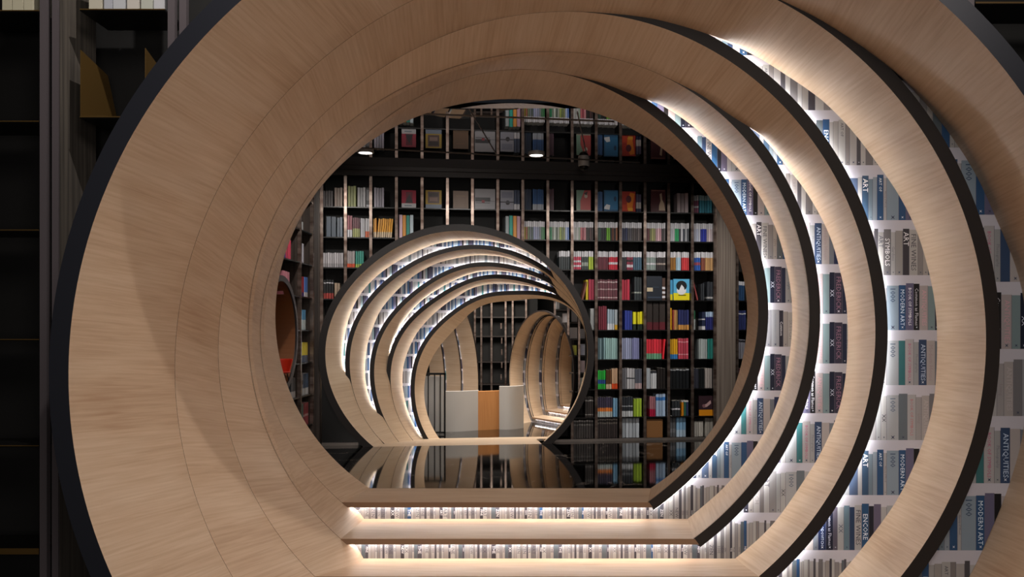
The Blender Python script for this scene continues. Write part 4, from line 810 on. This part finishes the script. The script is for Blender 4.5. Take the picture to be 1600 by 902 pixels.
# hall books at the top left
for i, (x0, x1) in enumerate(((-2, 14), (14, 32), (32, 48), (134, 156), (158, 172), (172, 192), (194, 214), (216, 236), (236, 254))):
    a = img(x0, 14, hd); b = img(x1, 14, hd); z = img(0, 16 if i < 3 else 14, hd)[2]
    mb = book_mesh((b[0]-a[0])*.93, .27, .2, [(0, 1, C('#b4b09a' if i < 3 else ['#b8b4a4', '#a8acb4', '#b4b8bc', '#bcb8b0', '#aeb2a8', '#b6b8bc'][i-3]))])
    o = mb.build('book', M['book']); o.location = ((a[0]+b[0])/2, hd+.03, z)
    tag(o, 'pale upright book cut by the top frame, ' + ('far left of the picture' if i < 3 else 'just left of the big ring'), 'book', 'pale books at the far left' if i < 3 else 'pale books left of the big ring')
# ================================================================ room behind the second tunnel
ZR = -.1
a2 = w3(0, K0+5*STEP2, 0); mb = MB(); mb.poly([(-6, 11.3, ZR), (6, 12.7, ZR), (6, 19, ZR), (-6, 19, ZR)]); struct(mb.build('floor_far', M['floor']))
mb = MB(); mb.poly([(-6, 11.5, CEIL), (-6, 19, CEIL), (6, 19, CEIL), (6, 13.0, CEIL)]); struct(mb.build('ceiling_far', M['dark']))
sbox('wall_back', M['dark'], -6, 6, 18.9, 19, ZR, CEIL)
# counter: two pale curved ends and an orange middle
ct = thing('reception_counter', 'low curved counter seen through the second tunnel, pale grey with an orange wood middle', 'counter', (img(747, 674, 13.1)[0], 13.1, ZR)); CO = np.array(ct.location)
def curved(name, x0, x1, d0, d1, bow, ytop, m, label=None):
    n = 16; mb = MB(); V = []; UVs = []
    for i in range(n+1):
        t_ = i/n; px = x0+(x1-x0)*t_; d = d0+(d1-d0)*t_-bow*math.sin(math.pi*t_); X = (px-CX)/FP*d; zt = EYE-(ytop-CY)/FP*d0
        for dd, z in ((0, ZR), (0, zt), (.12, zt), (.12, ZR)): V.append((X, d+dd, z)); UVs.append((t_*.6, z))
    F = [(i*4+a, (i+1)*4+a, (i+1)*4+(a+1) % 4, i*4+(a+1) % 4) for i in range(n) for a in range(4)]+[(0, 1, 2, 3), (n*4+3, n*4+2, n*4+1, n*4)]
    o = mk(name, [tuple(np.array(v)-CO) for v in V], F, m, ct, uv=UVs)
    if label: o['label'] = label
curved('counter_front', 694, 747, 12.95, 13.15, .06, 612, M['counter_white'])
curved('wood_front', 747, 780, 13.15, 13.3, .02, 612, M['counter_orange'], 'orange wood middle panel')
curved('counter_end', 780, 818, 13.25, 13.45, .1, 604, M['counter_white'], 'taller pale end of the counter')
# black railing in front of a white panel
rl = thing('railing', 'black metal railing with upright bars left of the counter', 'railing', (img(682, 0, 12.6)[0], 12.6, ZR)); RL = np.array(rl.location)
def pbox(parent, off, name, m, x0, x1, y0, y1, d0, d1): mb = MB(); ibox(mb, x0, x1, y0, y1, d0, d1); return part(mb, name, m, parent, off)
pbox(rl, RL, 'top_rail', M['black_metal'], 655, 696, 583, 586, 12.6, 12.64); pbox(rl, RL, 'bottom_rail', M['black_metal'], 655, 696, 675, 677.5, 12.6, 12.64)
for x in (669, 679, 688): pbox(rl, RL, 'bar', M['black_metal'], x-.8, x+.8, 585, 677, 12.61, 12.63)
pbox(rl, RL, 'post', M['black_metal'], 693.5, 696, 583, 680.5, 12.6, 12.64)
ws = thing('screen', 'white low screen behind the black railing bars', 'screen', (img(680, 0, 12.75)[0], 12.75, ZR)); pbox(ws, np.array(ws.location), 'panel', M['counter_white'], 655, 693, 588, 678, 12.75, 12.78)
# tunnel 3 (left, seen from inside its right half) and tunnel 4 (right)
fr3 = Frame((img(720, 0, 14.6)[0], 14.6, 0), math.radians(52))
F3 = [ell(682, 600, 65, 155), ell(657, 600, 63, 150), ell(632, 600, 62, 145)]; K3 = [ell(660, 600, 63.5, 150.5), ell(635, 600, 62.5, 145.5), ell(612, 600, 60, 140)]
for i in range(3):
    p = dict(pitch=.2, z0=.1, order=[1, 0], K=K3[i-1], zK=ZR, seed=50+i, text=False, gap=9, led=.004) if i else None
    ring(fr3, i*.35, (i+1)*.35+(.03 if i < 2 else 0), F3[i], K3[i], ZR, ZR, ['nearest ring of the far left tunnel beyond the counter', 'middle ring of the far left tunnel beyond the counter', 'deepest ring of the far left tunnel beyond the counter'][i], 'rings of the far left tunnel', .03, M['rim_black'], M['wood'], plate=p, N=64, tread_t=.02, nose=False, ov=.03, led_m='led2')
fr4 = Frame((img(843, 0, 13.5)[0], 13.5, 0), math.radians(-59))
F4 = [ell(846, 588, 50, 101), ell(859, 588, 37.5, 94), ell(872, 588, 25, 91), ell(885, 588, 12, 72)]
K4 = [ell(857.5, 588, 40.5, 96), ell(870, 588, 27.8, 93), ell(883, 588, 15.5, 75), ell(900, 588, 7, 66)]
z4 = [-.105, -.015, .075, .15]; lab4 = ['nearest ring of the far right tunnel beyond the counter', 'second ring of the far right tunnel beyond the counter', 'third ring of the far right tunnel beyond the counter', 'deepest ring of the far right tunnel beyond the counter']
for i in range(4):
    p = dict(pitch=.2, z0=.1, order=[1, 2], K=K4[i-1], zK=z4[i-1], seed=60+i, text=False, gap=.008, led=.002, out=.8, left=True) if i else None
    ring(fr4, i*.3, (i+1)*.3+(.03 if i < 3 else 0), F4[i], K4[i], z4[i], z4[i], lab4[i], 'rings of the far right tunnel', .02, M['rim_black'], M['wood_pale'], plate=p, N=64, tread_t=.015, nose=bool(i), ov=.03, led_m='led2')
# dark far bookcase behind the counter
fb = thing('bookcase', 'dark tall bookcase behind the pale counter', 'bookcase', (img(780, 0, 16.5)[0], 16.5, ZR)); FO = np.array(fb.location)
for x in (742, 752, 768, 790, 801, 822): pbox(fb, FO, 'post', M['post'], x-1.4, x+1.4, 330, 640, 16.5, 16.55)
for y in (440, 468, 495, 525, 565, 600):
    pbox(fb, FO, 'shelf_board', M['beam'], 742, 822, y, y+2, 16.52, 16.8)
for x, y in ((782, 505), (783, 528), (783, 546), (783, 566), (782, 585)): pbox(fb, FO, 'shelf_bracket', M['post'], x, x+2, y, y+9, 16.5, 16.52)
pbox(fb, FO, 'back_panel', M['back'], 700, 840, 330, 640, 16.8, 16.85)
# angled bookcase at the right, seen through the second tunnel
ab = thing('bookcase', 'dark bookcase with pale books at the right inside the second tunnel view', 'bookcase', (img(900, 0, 12.9)[0], 12.9, ZR)); AO = np.array(ab.location)
for x, yb in ((867, 492), (888, 530), (905, 660)): pbox(ab, AO, 'post', M['post'], x-1.6, x+1.6, 380, yb, 12.85, 12.9)
for y in (484, 504, 530, 556, 583, 612, 640): pbox(ab, AO, 'shelf_board', M['beam'], 868 if y < 500 else 890, 935, y-16 if False else y, y+1.5, 12.88, 13.1)
pbox(ab, AO, 'back_panel', M['back'], 868, 940, 380, 488, 13.1, 13.12); pbox(ab, AO, 'back_panel', M['back'], 886, 940, 488, 512, 13.1, 13.12); pbox(ab, AO, 'back_panel', M['back'], 897, 940, 512, 660, 13.1, 13.12)
for x0, x1, y0, y1, c, wd in ((869,874,470,483,'#b8bcc0','pale grey'),(879,886,490,504,'#c0c0c8','white'),(893,902,485,503,'#8a8a90','mid grey'),(891,902,512,529,'#b4b4ba','light grey'),(907,915,514,529,'#a8a8b0','dull grey'),(894.5,901,540,555,'#c8c828','lime yellow'),(907,917,538,555,'#b4b8c8','bluish white'),(906,916,564,582,'#c0a8ac','pinkish'),(906,913,591,608,'#c8c4b8','cream')):
    mb = MB(); ibox(mb, x0, x1, y0, y1, 12.92, 13.05, C(c)); o = mb.V; ctr = np.array([(o[0][0]+o[1][0])/2, 12.92, o[0][2]]); mb.V = [tuple(np.array(v)-ctr) for v in mb.V]
    ob = mb.build('book', M['book'], None, tuple(ctr)); tag(ob, '%s book in the dark bookcase seen at the right inside the second tunnel' % wd, 'book', None)
